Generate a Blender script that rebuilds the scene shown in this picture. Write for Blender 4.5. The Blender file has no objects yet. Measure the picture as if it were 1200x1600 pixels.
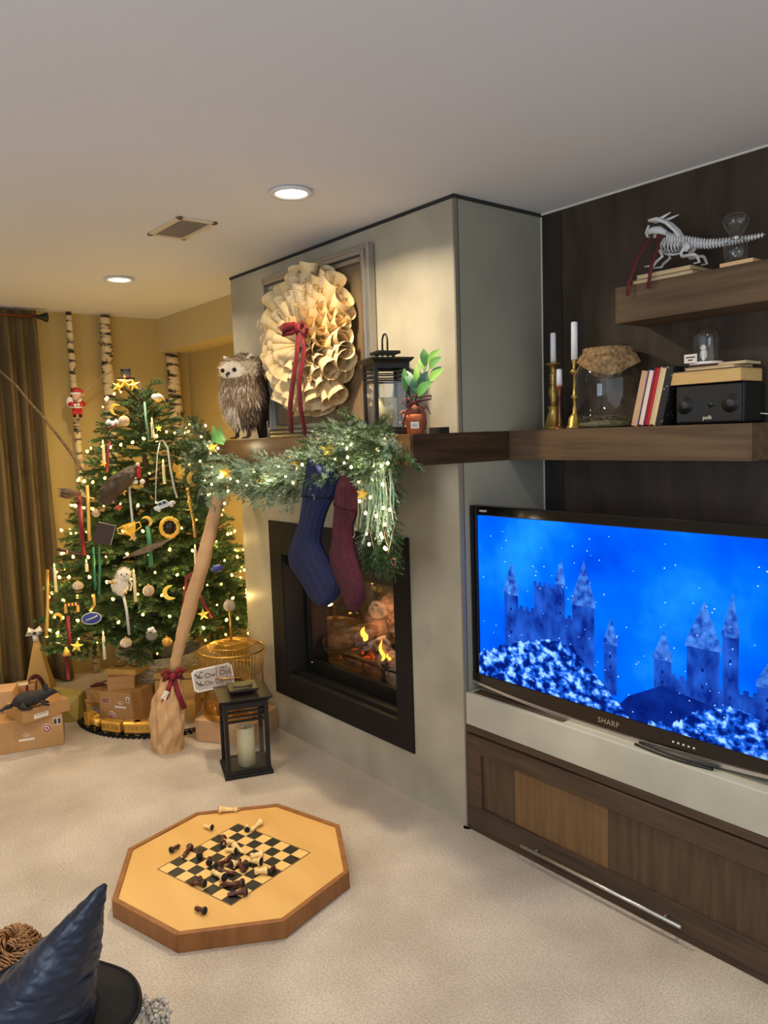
import bpy, bmesh, math, random
from mathutils import Vector as V, Matrix as MX, noise as MN
C = bpy.context.scene.collection
R = math.radians
PI = math.pi
rnd = random.Random(7)

# ------------------------------------------------------------------ camera
CP = V((2.1056, -2.0674, 1.5678)); YAW, PIT, ROL, FPX = 0.8940, -0.0999, -0.0329, 1205.6
FW = V((-math.sin(YAW)*math.cos(PIT), math.cos(YAW)*math.cos(PIT), math.sin(PIT)))
_r = V((math.cos(YAW), math.sin(YAW), 0)); _u = _r.cross(FW)
RT = _r*math.cos(ROL) + _u*math.sin(ROL); UP = -_r*math.sin(ROL) + _u*math.cos(ROL)
cam = bpy.data.cameras.new('camera'); camo = bpy.data.objects.new('camera', cam); C.objects.link(camo)
cam.sensor_fit = 'HORIZONTAL'; cam.sensor_width = 36; cam.lens = 36*FPX/1200; cam.clip_start = .05
m = MX.Identity(4)
for i in range(3):
    m[i][0] = RT[i]; m[i][1] = UP[i]; m[i][2] = -FW[i]; m[i][3] = CP[i]
camo.matrix_world = m
bpy.context.scene.camera = camo
def ray(u, v): return FW + RT*((u-600)/FPX) - UP*((v-800)/FPX)
def at(ax, val, u, v):
    d = ray(u, v); i = 'xyz'.index(ax)
    return CP + d*((val-CP[i])/d[i])

# ------------------------------------------------------------------ light, world, exposure
sc = bpy.context.scene
sc.view_settings.view_transform = 'Standard'; sc.view_settings.look = 'None'
sc.view_settings.gamma = 1; sc.view_settings.use_curve_mapping = False
sc.view_settings.exposure = 0.55
w = bpy.data.worlds.new('world'); sc.world = w; w.use_nodes = True
w.node_tree.nodes['Background'].inputs[0].default_value = (.82, .91, 1, 1)
w.node_tree.nodes['Background'].inputs[1].default_value = .95
def lamp(name, kind, loc, power, color, size=.1, parent=None, spread=None, rot=None):
    l = bpy.data.lights.new(name, kind); l.energy = power; l.color = color
    if kind == 'AREA':
        l.shape = 'DISK'; l.size = size
        if spread: l.spread = spread
    else: l.shadow_soft_size = size
    o = bpy.data.objects.new(name, l); C.objects.link(o); o.location = loc
    if rot: o.rotation_euler = rot
    if parent: o.parent = parent
    return o
WARM = (1, .82, .58)
# lit rooms' recessed cans: two in view, the rest of the grid is behind the camera
CANS = [(-.298, -.512), (-2.033, -.496), (1.44, -.51), (-.3, -2.3), (1.44, -2.3), (-2.03, -2.3)]
CANP = [12.5, 9, 5, 8, 7, 8]

# ------------------------------------------------------------------ materials
def lin(c):
    return tuple(((x/255)/12.92 if x/255 <= .04045 else ((x/255+.055)/1.055)**2.4) for x in c)
def mat(name, c, rough=.6, metal=0, c2=None, scale=8, stretch=(1, 1, 1), detail=4, bump=0, bscale=None, lo=.35, hi=.65, emit=0, ecol=None, spec=None, sheen=0, trans=0, kind='noise', coat=0, sss=0, bdist=.01):
    m = bpy.data.materials.new(name); m.use_nodes = True
    nt = m.node_tree; b = nt.nodes['Principled BSDF']; N = nt.nodes.new; L = nt.links.new
    c = lin(c)+(1,)
    b.inputs['Base Color'].default_value = c; b.inputs['Roughness'].default_value = rough; b.inputs['Metallic'].default_value = metal
    if spec is not None: b.inputs['Specular IOR Level'].default_value = spec
    if sheen: b.inputs['Sheen Weight'].default_value = sheen*.08
    if trans: b.inputs['Transmission Weight'].default_value = trans
    if coat: b.inputs['Coat Weight'].default_value = coat; b.inputs['Coat Roughness'].default_value = .15
    if sss: b.inputs['Subsurface Weight'].default_value = sss; b.inputs['Subsurface Radius'].default_value = (.02, .012, .006)
    if emit:
        b.inputs['Emission Color'].default_value = (lin(ecol)+(1,)) if ecol else c; b.inputs['Emission Strength'].default_value = emit
    if c2 or bump:
        tc = N('ShaderNodeTexCoord'); mp = N('ShaderNodeMapping'); L(tc.outputs['Object'], mp.inputs[0]); mp.inputs['Scale'].default_value = stretch
    if c2:
        if kind == 'wave':
            t = N('ShaderNodeTexWave'); t.inputs['Scale'].default_value = scale; t.inputs['Distortion'].default_value = 3; t.inputs['Detail'].default_value = detail
        elif kind == 'voronoi':
            t = N('ShaderNodeTexVoronoi'); t.inputs['Scale'].default_value = scale
        else:
            t = N('ShaderNodeTexNoise'); t.inputs['Scale'].default_value = scale; t.inputs['Detail'].default_value = detail
        L(mp.outputs[0], t.inputs['Vector'])
        r = N('ShaderNodeValToRGB'); r.color_ramp.elements[0].position = lo; r.color_ramp.elements[1].position = hi
        r.color_ramp.elements[0].color = c; r.color_ramp.elements[1].color = lin(c2)+(1,)
        L(t.outputs['Distance' if kind == 'voronoi' else ('Color' if kind == 'wave' else 0)], r.inputs[0]); L(r.outputs[0], b.inputs['Base Color'])
        if emit and not ecol: L(r.outputs[0], b.inputs['Emission Color'])
    if bump:
        t2 = N('ShaderNodeTexNoise'); t2.inputs['Scale'].default_value = bscale or scale; t2.inputs['Detail'].default_value = 3
        L(mp.outputs[0], t2.inputs['Vector'])
        bp = N('ShaderNodeBump'); bp.inputs['Strength'].default_value = bump; bp.inputs['Distance'].default_value = bdist
        L(t2.outputs[0], bp.inputs['Height']); L(bp.outputs[0], b.inputs['Normal'])
    return m
def glassmat(name, tint=(1, 1, 1), rough=0.0, mix=.12):
    m = bpy.data.materials.new(name); m.use_nodes = True; nt = m.node_tree; nt.nodes.clear(); N = nt.nodes.new; L = nt.links.new
    o = N('ShaderNodeOutputMaterial'); mx = N('ShaderNodeMixShader'); t = N('ShaderNodeBsdfTransparent'); g = N('ShaderNodeBsdfGlossy')
    t.inputs[0].default_value = tint+(1,); g.inputs['Roughness'].default_value = rough
    lw = N('ShaderNodeLayerWeight'); lw.inputs[0].default_value = .5
    pw = N('ShaderNodeMath'); pw.operation = 'POWER'; pw.inputs[1].default_value = 2.6; L(lw.outputs['Facing'], pw.inputs[0])
    ad = N('ShaderNodeMath'); ad.operation = 'MULTIPLY_ADD'; ad.inputs[1].default_value = .62; ad.inputs[2].default_value = mix
    L(pw.outputs[0], ad.inputs[0]); L(ad.outputs[0], mx.inputs[0]); L(t.outputs[0], mx.inputs[1]); L(g.outputs[0], mx.inputs[2]); L(mx.outputs[0], o.inputs[0])
    return m
def emat(name, c, s, c2=None, scale=5, lo=.3, hi=.7, stretch=(1, 1, 1), detail=5, c3=None):
    m = bpy.data.materials.new(name); m.use_nodes = True; nt = m.node_tree; nt.nodes.clear(); N = nt.nodes.new; L = nt.links.new
    o = N('ShaderNodeOutputMaterial'); e = N('ShaderNodeEmission'); e.inputs[0].default_value = lin(c)+(1,); e.inputs[1].default_value = s
    L(e.outputs[0], o.inputs[0])
    if c2:
        tc = N('ShaderNodeTexCoord'); mp = N('ShaderNodeMapping'); mp.inputs['Scale'].default_value = stretch; L(tc.outputs['Object'], mp.inputs[0])
        t = N('ShaderNodeTexNoise'); t.inputs['Scale'].default_value = scale; t.inputs['Detail'].default_value = detail; L(mp.outputs[0], t.inputs['Vector'])
        r = N('ShaderNodeValToRGB'); r.color_ramp.elements[0].position = lo; r.color_ramp.elements[1].position = hi
        r.color_ramp.elements[0].color = lin(c)+(1,); r.color_ramp.elements[1].color = lin(c2)+(1,)
        if c3:
            el = r.color_ramp.elements.new((lo+hi)/2); el.color = lin(c3)+(1,)
        L(t.outputs[0], r.inputs[0]); L(r.outputs[0], e.inputs[0])
    return m
M = {}
M['rear'] = mat('rear_wall_paint', (200, 194, 182), .85, bump=.05, bscale=60, bdist=.003)
M['sky'] = emat('window_daylight_pane', (214, 232, 255), 5)
M['ceil'] = mat('ceiling_paint', (214, 212, 212), .9, bump=.12, bscale=90, bdist=.003)
M['wall'] = mat('yellow_wall_paint', (178, 155, 98), .8, bump=.05, bscale=60, bdist=.003)
M['soffit'] = mat('soffit_paint', (192, 172, 122), .8, bump=.05, bscale=60, bdist=.003)
M['conc'] = mat('troweled_concrete', (140, 134, 117), .42, c2=(184, 177, 156), scale=2.6, detail=9, lo=.28, hi=.72, bump=.12, bscale=7, bdist=.012)
M['concd'] = mat('side_concrete', (140, 136, 121), .5, c2=(156, 152, 136), scale=2.0, detail=6, lo=.3, hi=.72, bump=.04, bscale=9)
M['slab'] = mat('pale_concrete', (158, 154, 138), .6, c2=(186, 182, 164), scale=3, detail=8, lo=.3, hi=.7, bump=.08, bscale=30, bdist=.004)
M['steel'] = mat('grey_edge_trim', (122, 116, 102), .6)
M['shadow'] = mat('dark_reveal', (40, 38, 34), .8)
M['white'] = mat('white_caulk', (214, 210, 200), .7)
def wood(name, a, b, stretch=(1, 1, 14), scale=4, rough=.45, **k): return mat(name, a, rough, c2=b, scale=scale, stretch=stretch, detail=7, lo=.28, hi=.74, bump=.04, bscale=12, spec=.28, **k)
M['wood1'] = wood('dark_panel_wood', (48, 39, 31), (74, 61, 49), (3, 3, .7), scale=5)
M['wood2'] = wood('darker_panel_wood', (40, 34, 29), (56, 48, 40), (3, 3, .7), scale=5)
M['shelf'] = wood('walnut_shelf_wood', (74, 58, 42), (108, 86, 62), (1, 10, 14), scale=3)
M['mantel'] = wood('dark_mantel_wood', (48, 35, 26), (76, 57, 40), (12, 1, 14), scale=3, rough=.3)
M['mantelf'] = wood('mantel_front_wood', (92, 68, 44), (122, 92, 60), (1, 12, 14), scale=3, rough=.28)
M['cab'] = wood('stained_cabinet_wood', (60, 47, 36), (84, 67, 51), (1, 9, 12), scale=4)
M['cab2'] = wood('cabinet_panel_light', (98, 73, 47), (122, 93, 60), (10, 9, 1), scale=4)
M['cab3'] = wood('cabinet_panel_dark', (66, 51, 38), (90, 71, 52), (10, 9, 1), scale=4)
M['chrome'] = mat('brushed_steel', (200, 198, 192), .3, .9)
M['silver'] = mat('silver_frame', (176, 172, 164), .28, .85)
M['black'] = mat('black_metal', (20, 19, 18), .45, .2)
M['blackm'] = mat('matte_black', (16, 15, 14), .6)
M['surround'] = mat('black_surround', (24, 20, 19), .7, spec=.25)
M['gloss'] = mat('gloss_black', (9, 8, 8), .12)
M['bezb'] = mat('bezel_lower', (26, 21, 18), .2)
M['glass'] = glassmat('clear_glass', (.96, .97, .97), mix=.05)
M['fglass'] = glassmat('fire_glass', (.86, .84, .82), mix=.06)
M['gold'] = mat('gold_wire', (206, 158, 74), .32, .9)
M['goldp'] = mat('gold_paint', (226, 172, 52), .45, .25, c2=(244, 200, 84), scale=30)
M['yellowp'] = mat('yellow_paint', (240, 206, 60), .5, c2=(250, 224, 100), scale=30)
M['brass'] = mat('aged_brass', (190, 158, 84), .36, .8, c2=(146, 120, 62), scale=20)
M['copper'] = mat('copper_stem', (150, 96, 74), .35, .8)
M['wax'] = mat('ivory_wax', (236, 224, 178), .5, sss=.3)
M['waxw'] = mat('white_wax', (232, 234, 238), .45, sss=.2)
M['velvet'] = mat('red_velvet', (132, 12, 28), .75, sheen=.5, c2=(98, 8, 20), scale=40)
M['wine'] = mat('wine_ribbon', (92, 14, 26), .7, sheen=.4)
M['red'] = mat('red_plastic', (196, 28, 36), .45)
M['skinp'] = mat('face_paint', (232, 178, 150), .55)
M['whitep'] = mat('white_paint', (236, 230, 222), .6)
M['green'] = mat('green_ribbon', (36, 110, 74), .55)
M['teal'] = mat('teal_ribbon', (92, 128, 110), .5)
M['silverr'] = mat('silver_ribbon', (190, 188, 184), .4, .4)
M['goldr'] = mat('gold_ribbon', (196, 150, 70), .45, .4)
M['navy'] = mat('navy_enamel', (36, 48, 120), .45, c2=(58, 70, 150), scale=30)
M['kraft'] = mat('kraft_paper', (172, 128, 76), .7, c2=(184, 140, 88), scale=5, bump=.06, bscale=14)
M['kraft2'] = mat('kraft_paper_yellow', (190, 148, 74), .65, c2=(200, 160, 88), scale=5, bump=.06, bscale=14)
M['kraft3'] = mat('kraft_paper_pale', (184, 144, 100), .75, c2=(198, 158, 114), scale=5, bump=.25, bscale=18)
M['bark'] = mat('birch_bark', (214, 192, 150), .75, c2=(46, 34, 28), scale=7, stretch=(1, 1, 4.5), lo=.5, hi=.6, detail=7, bump=.25, bscale=30)
M['bark2'] = mat('grey_bark', (128, 104, 80), .7, c2=(84, 66, 50), scale=20, stretch=(1, 1, 3), bump=.2)
M['stickw'] = mat('peeled_wood', (158, 122, 82), .7, c2=(180, 146, 104), scale=14, stretch=(3, 3, 1), bump=.3, bscale=24)
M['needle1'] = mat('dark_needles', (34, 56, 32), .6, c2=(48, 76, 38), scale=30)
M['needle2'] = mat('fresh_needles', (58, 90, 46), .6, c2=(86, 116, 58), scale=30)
M['frost'] = mat('frosted_needles', (150, 176, 144), .7, c2=(214, 226, 210), scale=50, lo=.4, hi=.6)
M['frost2'] = mat('pale_green_fronds', (92, 132, 96), .7, c2=(150, 182, 146), scale=50)
M['stem'] = mat('brown_stem', (78, 58, 40), .8)
M['bulb'] = emat('warm_bulb', (255, 196, 84), 11)
M['bulbw'] = emat('cool_warm_bulb', (255, 222, 160), 8)
M['wire'] = mat('thin_wire', (160, 140, 110), .5, .4)
M['wicker'] = mat('pale_wicker', (190, 170, 126), .8, c2=(218, 202, 160), scale=30)
M['fabricb'] = mat('beige_fabric', (206, 188, 160), .8, c2=(176, 152, 122), scale=26, stretch=(1, 1, .2), lo=.45, hi=.55)
M['brownc'] = mat('brown_cloth', (58, 44, 32), .75, c2=(84, 68, 48), scale=12)
M['book'] = mat('dark_book_cover', (52, 32, 28), .6)
M['page'] = mat('page_edges', (222, 200, 158), .8, c2=(206, 180, 136), scale=60, stretch=(.3, .3, 6))
M['pageo'] = mat('old_page_edges', (196, 158, 96), .8, c2=(210, 174, 114), scale=60, stretch=(.3, .3, 6))
M['tan'] = mat('tan_cover', (196, 158, 120), .7)
M['bluec'] = mat('blue_cover', (52, 46, 120), .6)
M['pinkc'] = mat('cream_pink_pages', (232, 206, 184), .7)
M['redc'] = mat('red_cover', (176, 24, 34), .6)
M['cream'] = mat('cream_cover', (220, 204, 160), .7)
M['pattern'] = mat('black_patterned_cover', (24, 22, 24), .6, c2=(150, 140, 140), scale=60, kind='voronoi', lo=.02, hi=.03)
M['pattern'].node_tree.nodes['Color Ramp'].color_ramp.elements[0].color = lin((140, 130, 130))+(1,)
M['pattern'].node_tree.nodes['Color Ramp'].color_ramp.elements[1].color = lin((22, 20, 22))+(1,)
M['pattern'].node_tree.nodes['Color Ramp'].color_ramp.elements[0].position = .16; M['pattern'].node_tree.nodes['Color Ramp'].color_ramp.elements[1].position = .22
M['pap'] = mat('book_page_paper', (238, 214, 164), .75, c2=(226, 192, 130), scale=6, lo=.35, hi=.7)
M['papl'] = mat('printed_page_paper', (230, 208, 168), .75, c2=(196, 170, 126), scale=45, stretch=(.2, 1, 1), lo=.5, hi=.6)
M['pan'] = mat('brown_backing', (124, 102, 76), .5, c2=(140, 118, 90), scale=3, stretch=(6, 6, 1))
M['furb'] = mat('owl_down', (176, 150, 124), .9, c2=(214, 196, 170), scale=9)
M['furd'] = mat('owl_dark_plumes', (112, 88, 68), .9)
M['furm'] = mat('owl_mid_plumes', (160, 132, 104), .9)
M['furl'] = mat('owl_pale_plumes', (240, 228, 206), .9)
M['furx'] = mat('owl_black_plumes', (52, 44, 40), .85)
M['wfur'] = mat('white_fluff', (236, 226, 206), .9)
M['terra'] = mat('terracotta', (188, 100, 56), .8, c2=(204, 116, 70), scale=12)
M['leaf'] = mat('leaf_green', (84, 142, 72), .5, c2=(112, 168, 92), scale=9)
M['leafd'] = mat('leaf_dark_green', (58, 106, 76), .5, c2=(78, 128, 92), scale=9)
M['leaflt'] = mat('leaf_light_green', (140, 194, 92), .5)
M['root'] = mat('knotted_root', (160, 104, 70), .8, c2=(112, 70, 48), scale=40, bump=.3)
M['knitb'] = mat('navy_knit', (15, 28, 72), .95, c2=(11, 20, 54), scale=60)
M['knitr'] = mat('wine_knit', (74, 15, 34), .95, c2=(54, 10, 25), scale=60)
M['velour'] = mat('olive_curtain', (92, 74, 42), .85, c2=(112, 92, 54), scale=7, stretch=(6, 6, .4))
M['bone'] = mat('white_bone', (222, 222, 222), .55)
M['pale'] = mat('pale_pine_slab', (226, 184, 134), .6)
M['moss'] = mat('dried_moss', (120, 112, 80), .9, c2=(74, 76, 52), scale=60)
M['burlap'] = mat('burlap', (172, 138, 94), .9, c2=(116, 90, 58), scale=70, bump=.8, bscale=120)
M['board'] = mat('maple_board', (204, 156, 84), .42, c2=(218, 174, 104), scale=2.2, stretch=(1, 4, 1), detail=5, lo=.3, hi=.75)
M['bedge'] = wood('board_edge_wood', (126, 80, 42), (152, 102, 58), (3, 3, 1), scale=10)
M['sqd'] = mat('black_square', (26, 26, 20), .45)
M['sql'] = mat('pale_square', (226, 184, 112), .45)
M['chd'] = mat('dark_chess_wood', (84, 38, 22), .35, c2=(58, 24, 14), scale=50)
M['chl'] = mat('pale_chess_wood', (236, 204, 138), .4, c2=(222, 184, 112), scale=50)
M['felt'] = mat('green_black_felt', (22, 24, 20), .9)
M['satin'] = mat('navy_satin', (15, 22, 38), .42, c2=(22, 32, 52), scale=6, spec=.45, bump=.35, bscale=26, bdist=.008)
M['brim'] = mat('black_brim', (13, 13, 16), .75, spec=.25)
M['hair'] = mat('light_brown_hair', (166, 118, 70), .5, c2=(120, 82, 46), scale=40, stretch=(1, 6, 1))
M['skin'] = mat('skin', (214, 164, 136), .6, sss=.1)
M['fleece'] = mat('grey_boucle', (176, 166, 152), .95, c2=(206, 198, 184), scale=60, bump=1, bscale=70, bdist=.02)
M['trouser'] = mat('dark_trousers', (44, 44, 50), .8)
M['log'] = mat('charred_log', (132, 100, 78), .9, c2=(58, 40, 32), scale=14, stretch=(1, 3, 3), bump=.8, bscale=30)
M['logl'] = mat('ashen_log', (186, 164, 148), .9, c2=(66, 48, 40), scale=26, lo=.4, hi=.6, bump=.8, bscale=40)
M['brick'] = mat('refractory', (58, 48, 42), .9, c2=(74, 62, 54), scale=9)
M['flame'] = emat('flame', (255, 168, 60), 3.2)
M['ember'] = emat('ember', (255, 96, 36), .6, c2=(60, 20, 10), scale=60, lo=.42, hi=.55)
M['lens'] = emat('lamp_lens', (255, 244, 220), 7)
M['vent'] = mat('vent_paint', (204, 186, 160), .6)
M['train'] = mat('gold_train', (210, 160, 66), .35, .5)
M['cord'] = mat('black_cord', (14, 14, 14), .5)
M['label'] = mat('label_paper', (226, 218, 204), .8)
M['pink'] = mat('pink_label', (196, 140, 116), .8)
M['ink'] = mat('dark_ink', (58, 46, 42), .8)
M['redink'] = mat('red_ink', (150, 40, 40), .8)
M['signg'] = mat('sign_grey', (186, 174, 164), .8)
M['rat'] = mat('black_fur', (30, 27, 27), .8, c2=(46, 42, 42), scale=40, bump=.4)
M['straw'] = mat('straw', (176, 124, 62), .8)
M['floor'] = mat('beige_carpet', (192, 177, 159), .95, c2=(226, 213, 196), scale=2.6, detail=10, lo=.3, hi=.68, bump=.8, bscale=420, bdist=.008)
# carpet: broad pile strokes mixed with speckle
def carpet():
    nt = M['floor'].node_tree; N = nt.nodes.new; L = nt.links.new; b = nt.nodes['Principled BSDF']; r = nt.nodes['Color Ramp']
    tc = [n for n in nt.nodes if n.bl_idname == 'ShaderNodeMapping'][0]
    t = N('ShaderNodeTexNoise'); t.inputs['Scale'].default_value = 150; t.inputs['Detail'].default_value = 2; L(tc.outputs[0], t.inputs['Vector'])
    r2 = N('ShaderNodeValToRGB'); r2.color_ramp.elements[0].position = .3; r2.color_ramp.elements[1].position = .62
    r2.color_ramp.elements[0].color = (.72, .69, .66, 1); r2.color_ramp.elements[1].color = (1, 1, 1, 1); L(t.outputs[0], r2.inputs[0])
    mx = N('ShaderNodeMix'); mx.data_type = 'RGBA'; mx.blend_type = 'MULTIPLY'; mx.inputs[0].default_value = 1
    L(r.outputs[0], mx.inputs[6]); L(r2.outputs[0], mx.inputs[7]); L(mx.outputs[2], b.inputs['Base Color'])
carpet()

# ------------------------------------------------------------------ mesh builder
XF = {}
def frame(o, ux, uz):
    ux = V(ux).normalized(); uz = V(uz); uy = uz.cross(ux).normalized(); uz = ux.cross(uy)
    m = MX.Identity(4)
    for i in range(3): m[i][0] = ux[i]; m[i][1] = uy[i]; m[i][2] = uz[i]; m[i][3] = o[i]
    return m
class MB:
    def __init__(s): s.v = []; s.f = []; s.mi = []; s.sm = []
    def add(s, vs, fs, mi=0, sm=False, xf=None):
        b = len(s.v)
        s.v += [(xf @ V(p)) if xf is not None else V(p) for p in vs]
        s.f += [tuple(i+b for i in f) for f in fs]; s.mi += [mi]*len(fs); s.sm += [sm]*len(fs)
        return s
    def box(s, c, d, xf=None, mi=0, taper=1):
        x, y, z = (q/2 for q in d); cx, cy, cz = c
        vs = [(cx+i*x*(taper if k > 0 else 1), cy+j*y*(taper if k > 0 else 1), cz+k*z) for k in (-1, 1) for j in (-1, 1) for i in (-1, 1)]
        return s.add(vs, [(0, 2, 3, 1), (4, 5, 7, 6), (0, 1, 5, 4), (2, 6, 7, 3), (0, 4, 6, 2), (1, 3, 7, 5)], mi, False, xf)
    def bb(s, a, b, mi=0, xf=None):
        return s.box([(p+q)/2 for p, q in zip(a, b)], [abs(q-p) for p, q in zip(a, b)], xf, mi)
    def tube(s, pts, r, n=8, mi=0, closed=False, sm=True, xf=None, flat=None, cap=True):
        pts = [V(p) for p in pts]; N = len(pts); rr = r if isinstance(r, (list, tuple)) else [r]*N
        vs = []; pu = None
        for i, p in enumerate(pts):
            t = (pts[(i+1) % N]-pts[i-1]) if closed else (pts[min(i+1, N-1)]-pts[max(i-1, 0)])
            if t.length < 1e-9: t = V((0, 0, 1))
            t.normalize()
            if pu is None:
                a = V((0, 0, 1)) if abs(t.z) < .9 else V((1, 0, 0)); pu = a.cross(t).normalized()
            else:
                pu = (pu - t*pu.dot(t)); pu = pu.normalized() if pu.length > 1e-6 else t.orthogonal().normalized()
            w_ = t.cross(pu)
            for k in range(n):
                a = 2*PI*k/n; q = pu*math.cos(a)*rr[i] + w_*math.sin(a)*rr[i]
                if flat is not None: q -= V(flat[0])*(q.dot(V(flat[0])))*(1-flat[1])
                vs.append(p+q)
        fs = []
        for i in range(N if closed else N-1):
            for k in range(n):
                j = (i+1) % N
                fs.append((i*n+k, i*n+(k+1) % n, j*n+(k+1) % n, j*n+k))
        if cap and not closed: fs += [tuple(range(n-1, -1, -1)), tuple((N-1)*n+k for k in range(n))]
        return s.add(vs, fs, mi, sm, xf)
    def lathe(s, prof, n=20, c=(0, 0, 0), mi=0, xf=None, sm=True, sx=1, sy=1, cap=True):
        vs = []; c = V(c)
        for r_, z in prof:
            for k in range(n): vs.append(c+V((r_*sx*math.cos(2*PI*k/n), r_*sy*math.sin(2*PI*k/n), z)))
        fs = [(i*n+k, i*n+(k+1) % n, (i+1)*n+(k+1) % n, (i+1)*n+k) for i in range(len(prof)-1) for k in range(n)]
        if cap:
            if prof[0][0] > 1e-4: fs.append(tuple(range(n-1, -1, -1)))
            if prof[-1][0] > 1e-4: fs.append(tuple((len(prof)-1)*n+k for k in range(n)))
        return s.add(vs, fs, mi, sm, xf)
    def ball(s, c, r, n=12, mi=0, xf=None):
        rx, ry, rz = r if isinstance(r, (tuple, list)) else (r, r, r)
        h = max(4, n//2); prof = [(max(1e-5, math.sin(PI*i/h)), -math.cos(PI*i/h)*rz) for i in range(h+1)]
        return s.lathe(prof, n, c, mi, xf, True, rx, ry)
    def prism(s, poly, th, xf=None, mi=0, y0=0):
        n = len(poly); vs = [(p[0], y0, p[1]) for p in poly]+[(p[0], y0+th, p[1]) for p in poly]
        fs = [tuple(range(n)), tuple(range(2*n-1, n-1, -1))]+[(i, n+i, n+(i+1) % n, (i+1) % n) for i in range(n)]
        return s.add(vs, fs, mi, False, xf)
    def strip(s, pts, w, side, th=.0015, mi=0, xf=None):
        pts = [V(p) for p in pts]; N = len(pts); vs = []
        for i, p in enumerate(pts):
            t = (pts[min(i+1, N-1)]-pts[max(i-1, 0)]).normalized(); sd = V(side); sd = (sd-t*sd.dot(t)).normalized(); nn = t.cross(sd)
            ww = w[i] if isinstance(w, (list, tuple)) else w
            vs += [p+sd*ww/2+nn*th, p-sd*ww/2+nn*th, p-sd*ww/2-nn*th, p+sd*ww/2-nn*th]
        fs = [(i*4+k, i*4+(k+1) % 4, i*4+4+(k+1) % 4, i*4+4+k) for i in range(N-1) for k in range(4)]+[(3, 2, 1, 0), tuple((N-1)*4+k for k in range(4))]
        return s.add(vs, fs, mi, True, xf)
    def grid(s, fn, nu, nv, mi=0, sm=True, xf=None):
        vs = [fn(i/nu, j/nv) for j in range(nv+1) for i in range(nu+1)]
        fs = [(j*(nu+1)+i, j*(nu+1)+i+1, (j+1)*(nu+1)+i+1, (j+1)*(nu+1)+i) for j in range(nv) for i in range(nu)]
        return s.add(vs, fs, mi, sm, xf)
    def mesh(s, name, mats):
        me = bpy.data.meshes.new(name); me.from_pydata([tuple(p) for p in s.v], [], s.f)
        for q in (mats if isinstance(mats, (list, tuple)) else [mats]): me.materials.append(M[q] if isinstance(q, str) else q)
        me.polygons.foreach_set('material_index', s.mi); me.polygons.foreach_set('use_smooth', s.sm); me.update()
        bm = bmesh.new(); bm.from_mesh(me); bmesh.ops.recalc_face_normals(bm, faces=bm.faces); bm.to_mesh(me); bm.free()
        return me
    # world=True: coordinates are world ones, re-expressed about the parent (or about loc)
    def build(s, name, mats, parent=None, world=False, loc=None, bev=0, sub=0, seg=2):
        inv = None
        if parent is not None and world: inv = XF[parent.name].inverted()
        elif loc is not None: inv = MX.Translation(-V(loc))
        if inv is not None: s.v = [inv @ p for p in s.v]
        o = bpy.data.objects.new(name, s.mesh(name, mats)); C.objects.link(o)
        if parent is not None: o.parent = parent; XF[o.name] = XF[parent.name]
        elif loc is not None: o.location = loc; XF[o.name] = MX.Translation(V(loc))
        else: XF[o.name] = MX.Identity(4)
        if bev:
            b = o.modifiers.new('bevel', 'BEVEL'); b.width = bev; b.segments = seg; b.limit_method = 'ANGLE'; b.angle_limit = R(40)
        if sub:
            b = o.modifiers.new('subsurf', 'SUBSURF'); b.levels = sub; b.render_levels = sub
        return o
def tag(o, label, cat, group=None, kind=None):
    o['label'] = label; o['category'] = cat
    if group: o['group'] = group
    if kind: o['kind'] = kind
    return o
def thing(name, label, cat, loc=(0, 0, 0), rz=0, group=None, xf=None):
    o = bpy.data.objects.new(name, None); C.objects.link(o); o.empty_display_size = .05
    mm = xf if xf is not None else MX.Translation(V(loc)) @ MX.Rotation(rz, 4, 'Z')
    o.matrix_world = mm; XF[o.name] = mm.copy()
    return tag(o, label, cat, group)
def struct(mb, name, mats, bev=0, parent=None, **k):
    o = mb.build(name, mats, parent, bev=bev, **k)
    if parent is None: o['kind'] = 'structure'
    return o
def sub(name, me, parent, mx):          # a child that shares mesh data
    o = bpy.data.objects.new(name, me); C.objects.link(o); o.parent = parent; o.matrix_local = mx
    return o
def dup(root, xf, label=None, group=None):
    r = root.copy(); C.objects.link(r); r.matrix_world = xf; XF[r.name] = xf.copy()
    if label: r['label'] = label
    if group: r['group'] = group
    for ch in list(root.children):
        c = ch.copy(); C.objects.link(c); c.parent = r; XF[c.name] = xf.copy()
        for g in ch.children:
            d = g.copy(); C.objects.link(d); d.parent = c
    return r
def text(s, size, mats, parent, xf, name='lettering', ext=.0006, align='CENTER', spacing=1):
    cu = bpy.data.curves.new(name, 'FONT'); cu.body = s; cu.size = size; cu.extrude = ext; cu.align_x = align; cu.align_y = 'CENTER'; cu.space_character = spacing
    t = bpy.data.objects.new('tmp', cu); C.objects.link(t)
    dg = bpy.context.evaluated_depsgraph_get(); me = bpy.data.meshes.new_from_object(t.evaluated_get(dg)); bpy.data.objects.remove(t)
    me.materials.clear(); me.materials.append(M[mats])
    o = bpy.data.objects.new(name, me); C.objects.link(o); o.parent = parent
    o.matrix_local = XF[parent.name].inverted() @ xf
    return o
def face(p, n):      # frame standing at p, its front (-Y) turned to the horizontal direction n
    n = V((n[0], n[1], 0)).normalized(); return frame(p, (-n.y, n.x, 0), (0, 0, 1))
def tocam(p): return V((CP.x-p[0], CP.y-p[1], 0)).normalized()
def tface(fr, x, y, z, tilt=0):      # lettering plane on the front of a face frame
    return fr @ MX.Translation((x, y, z)) @ MX.Rotation(PI/2, 4, 'X') @ MX.Rotation(tilt, 4, 'Z')

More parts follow.
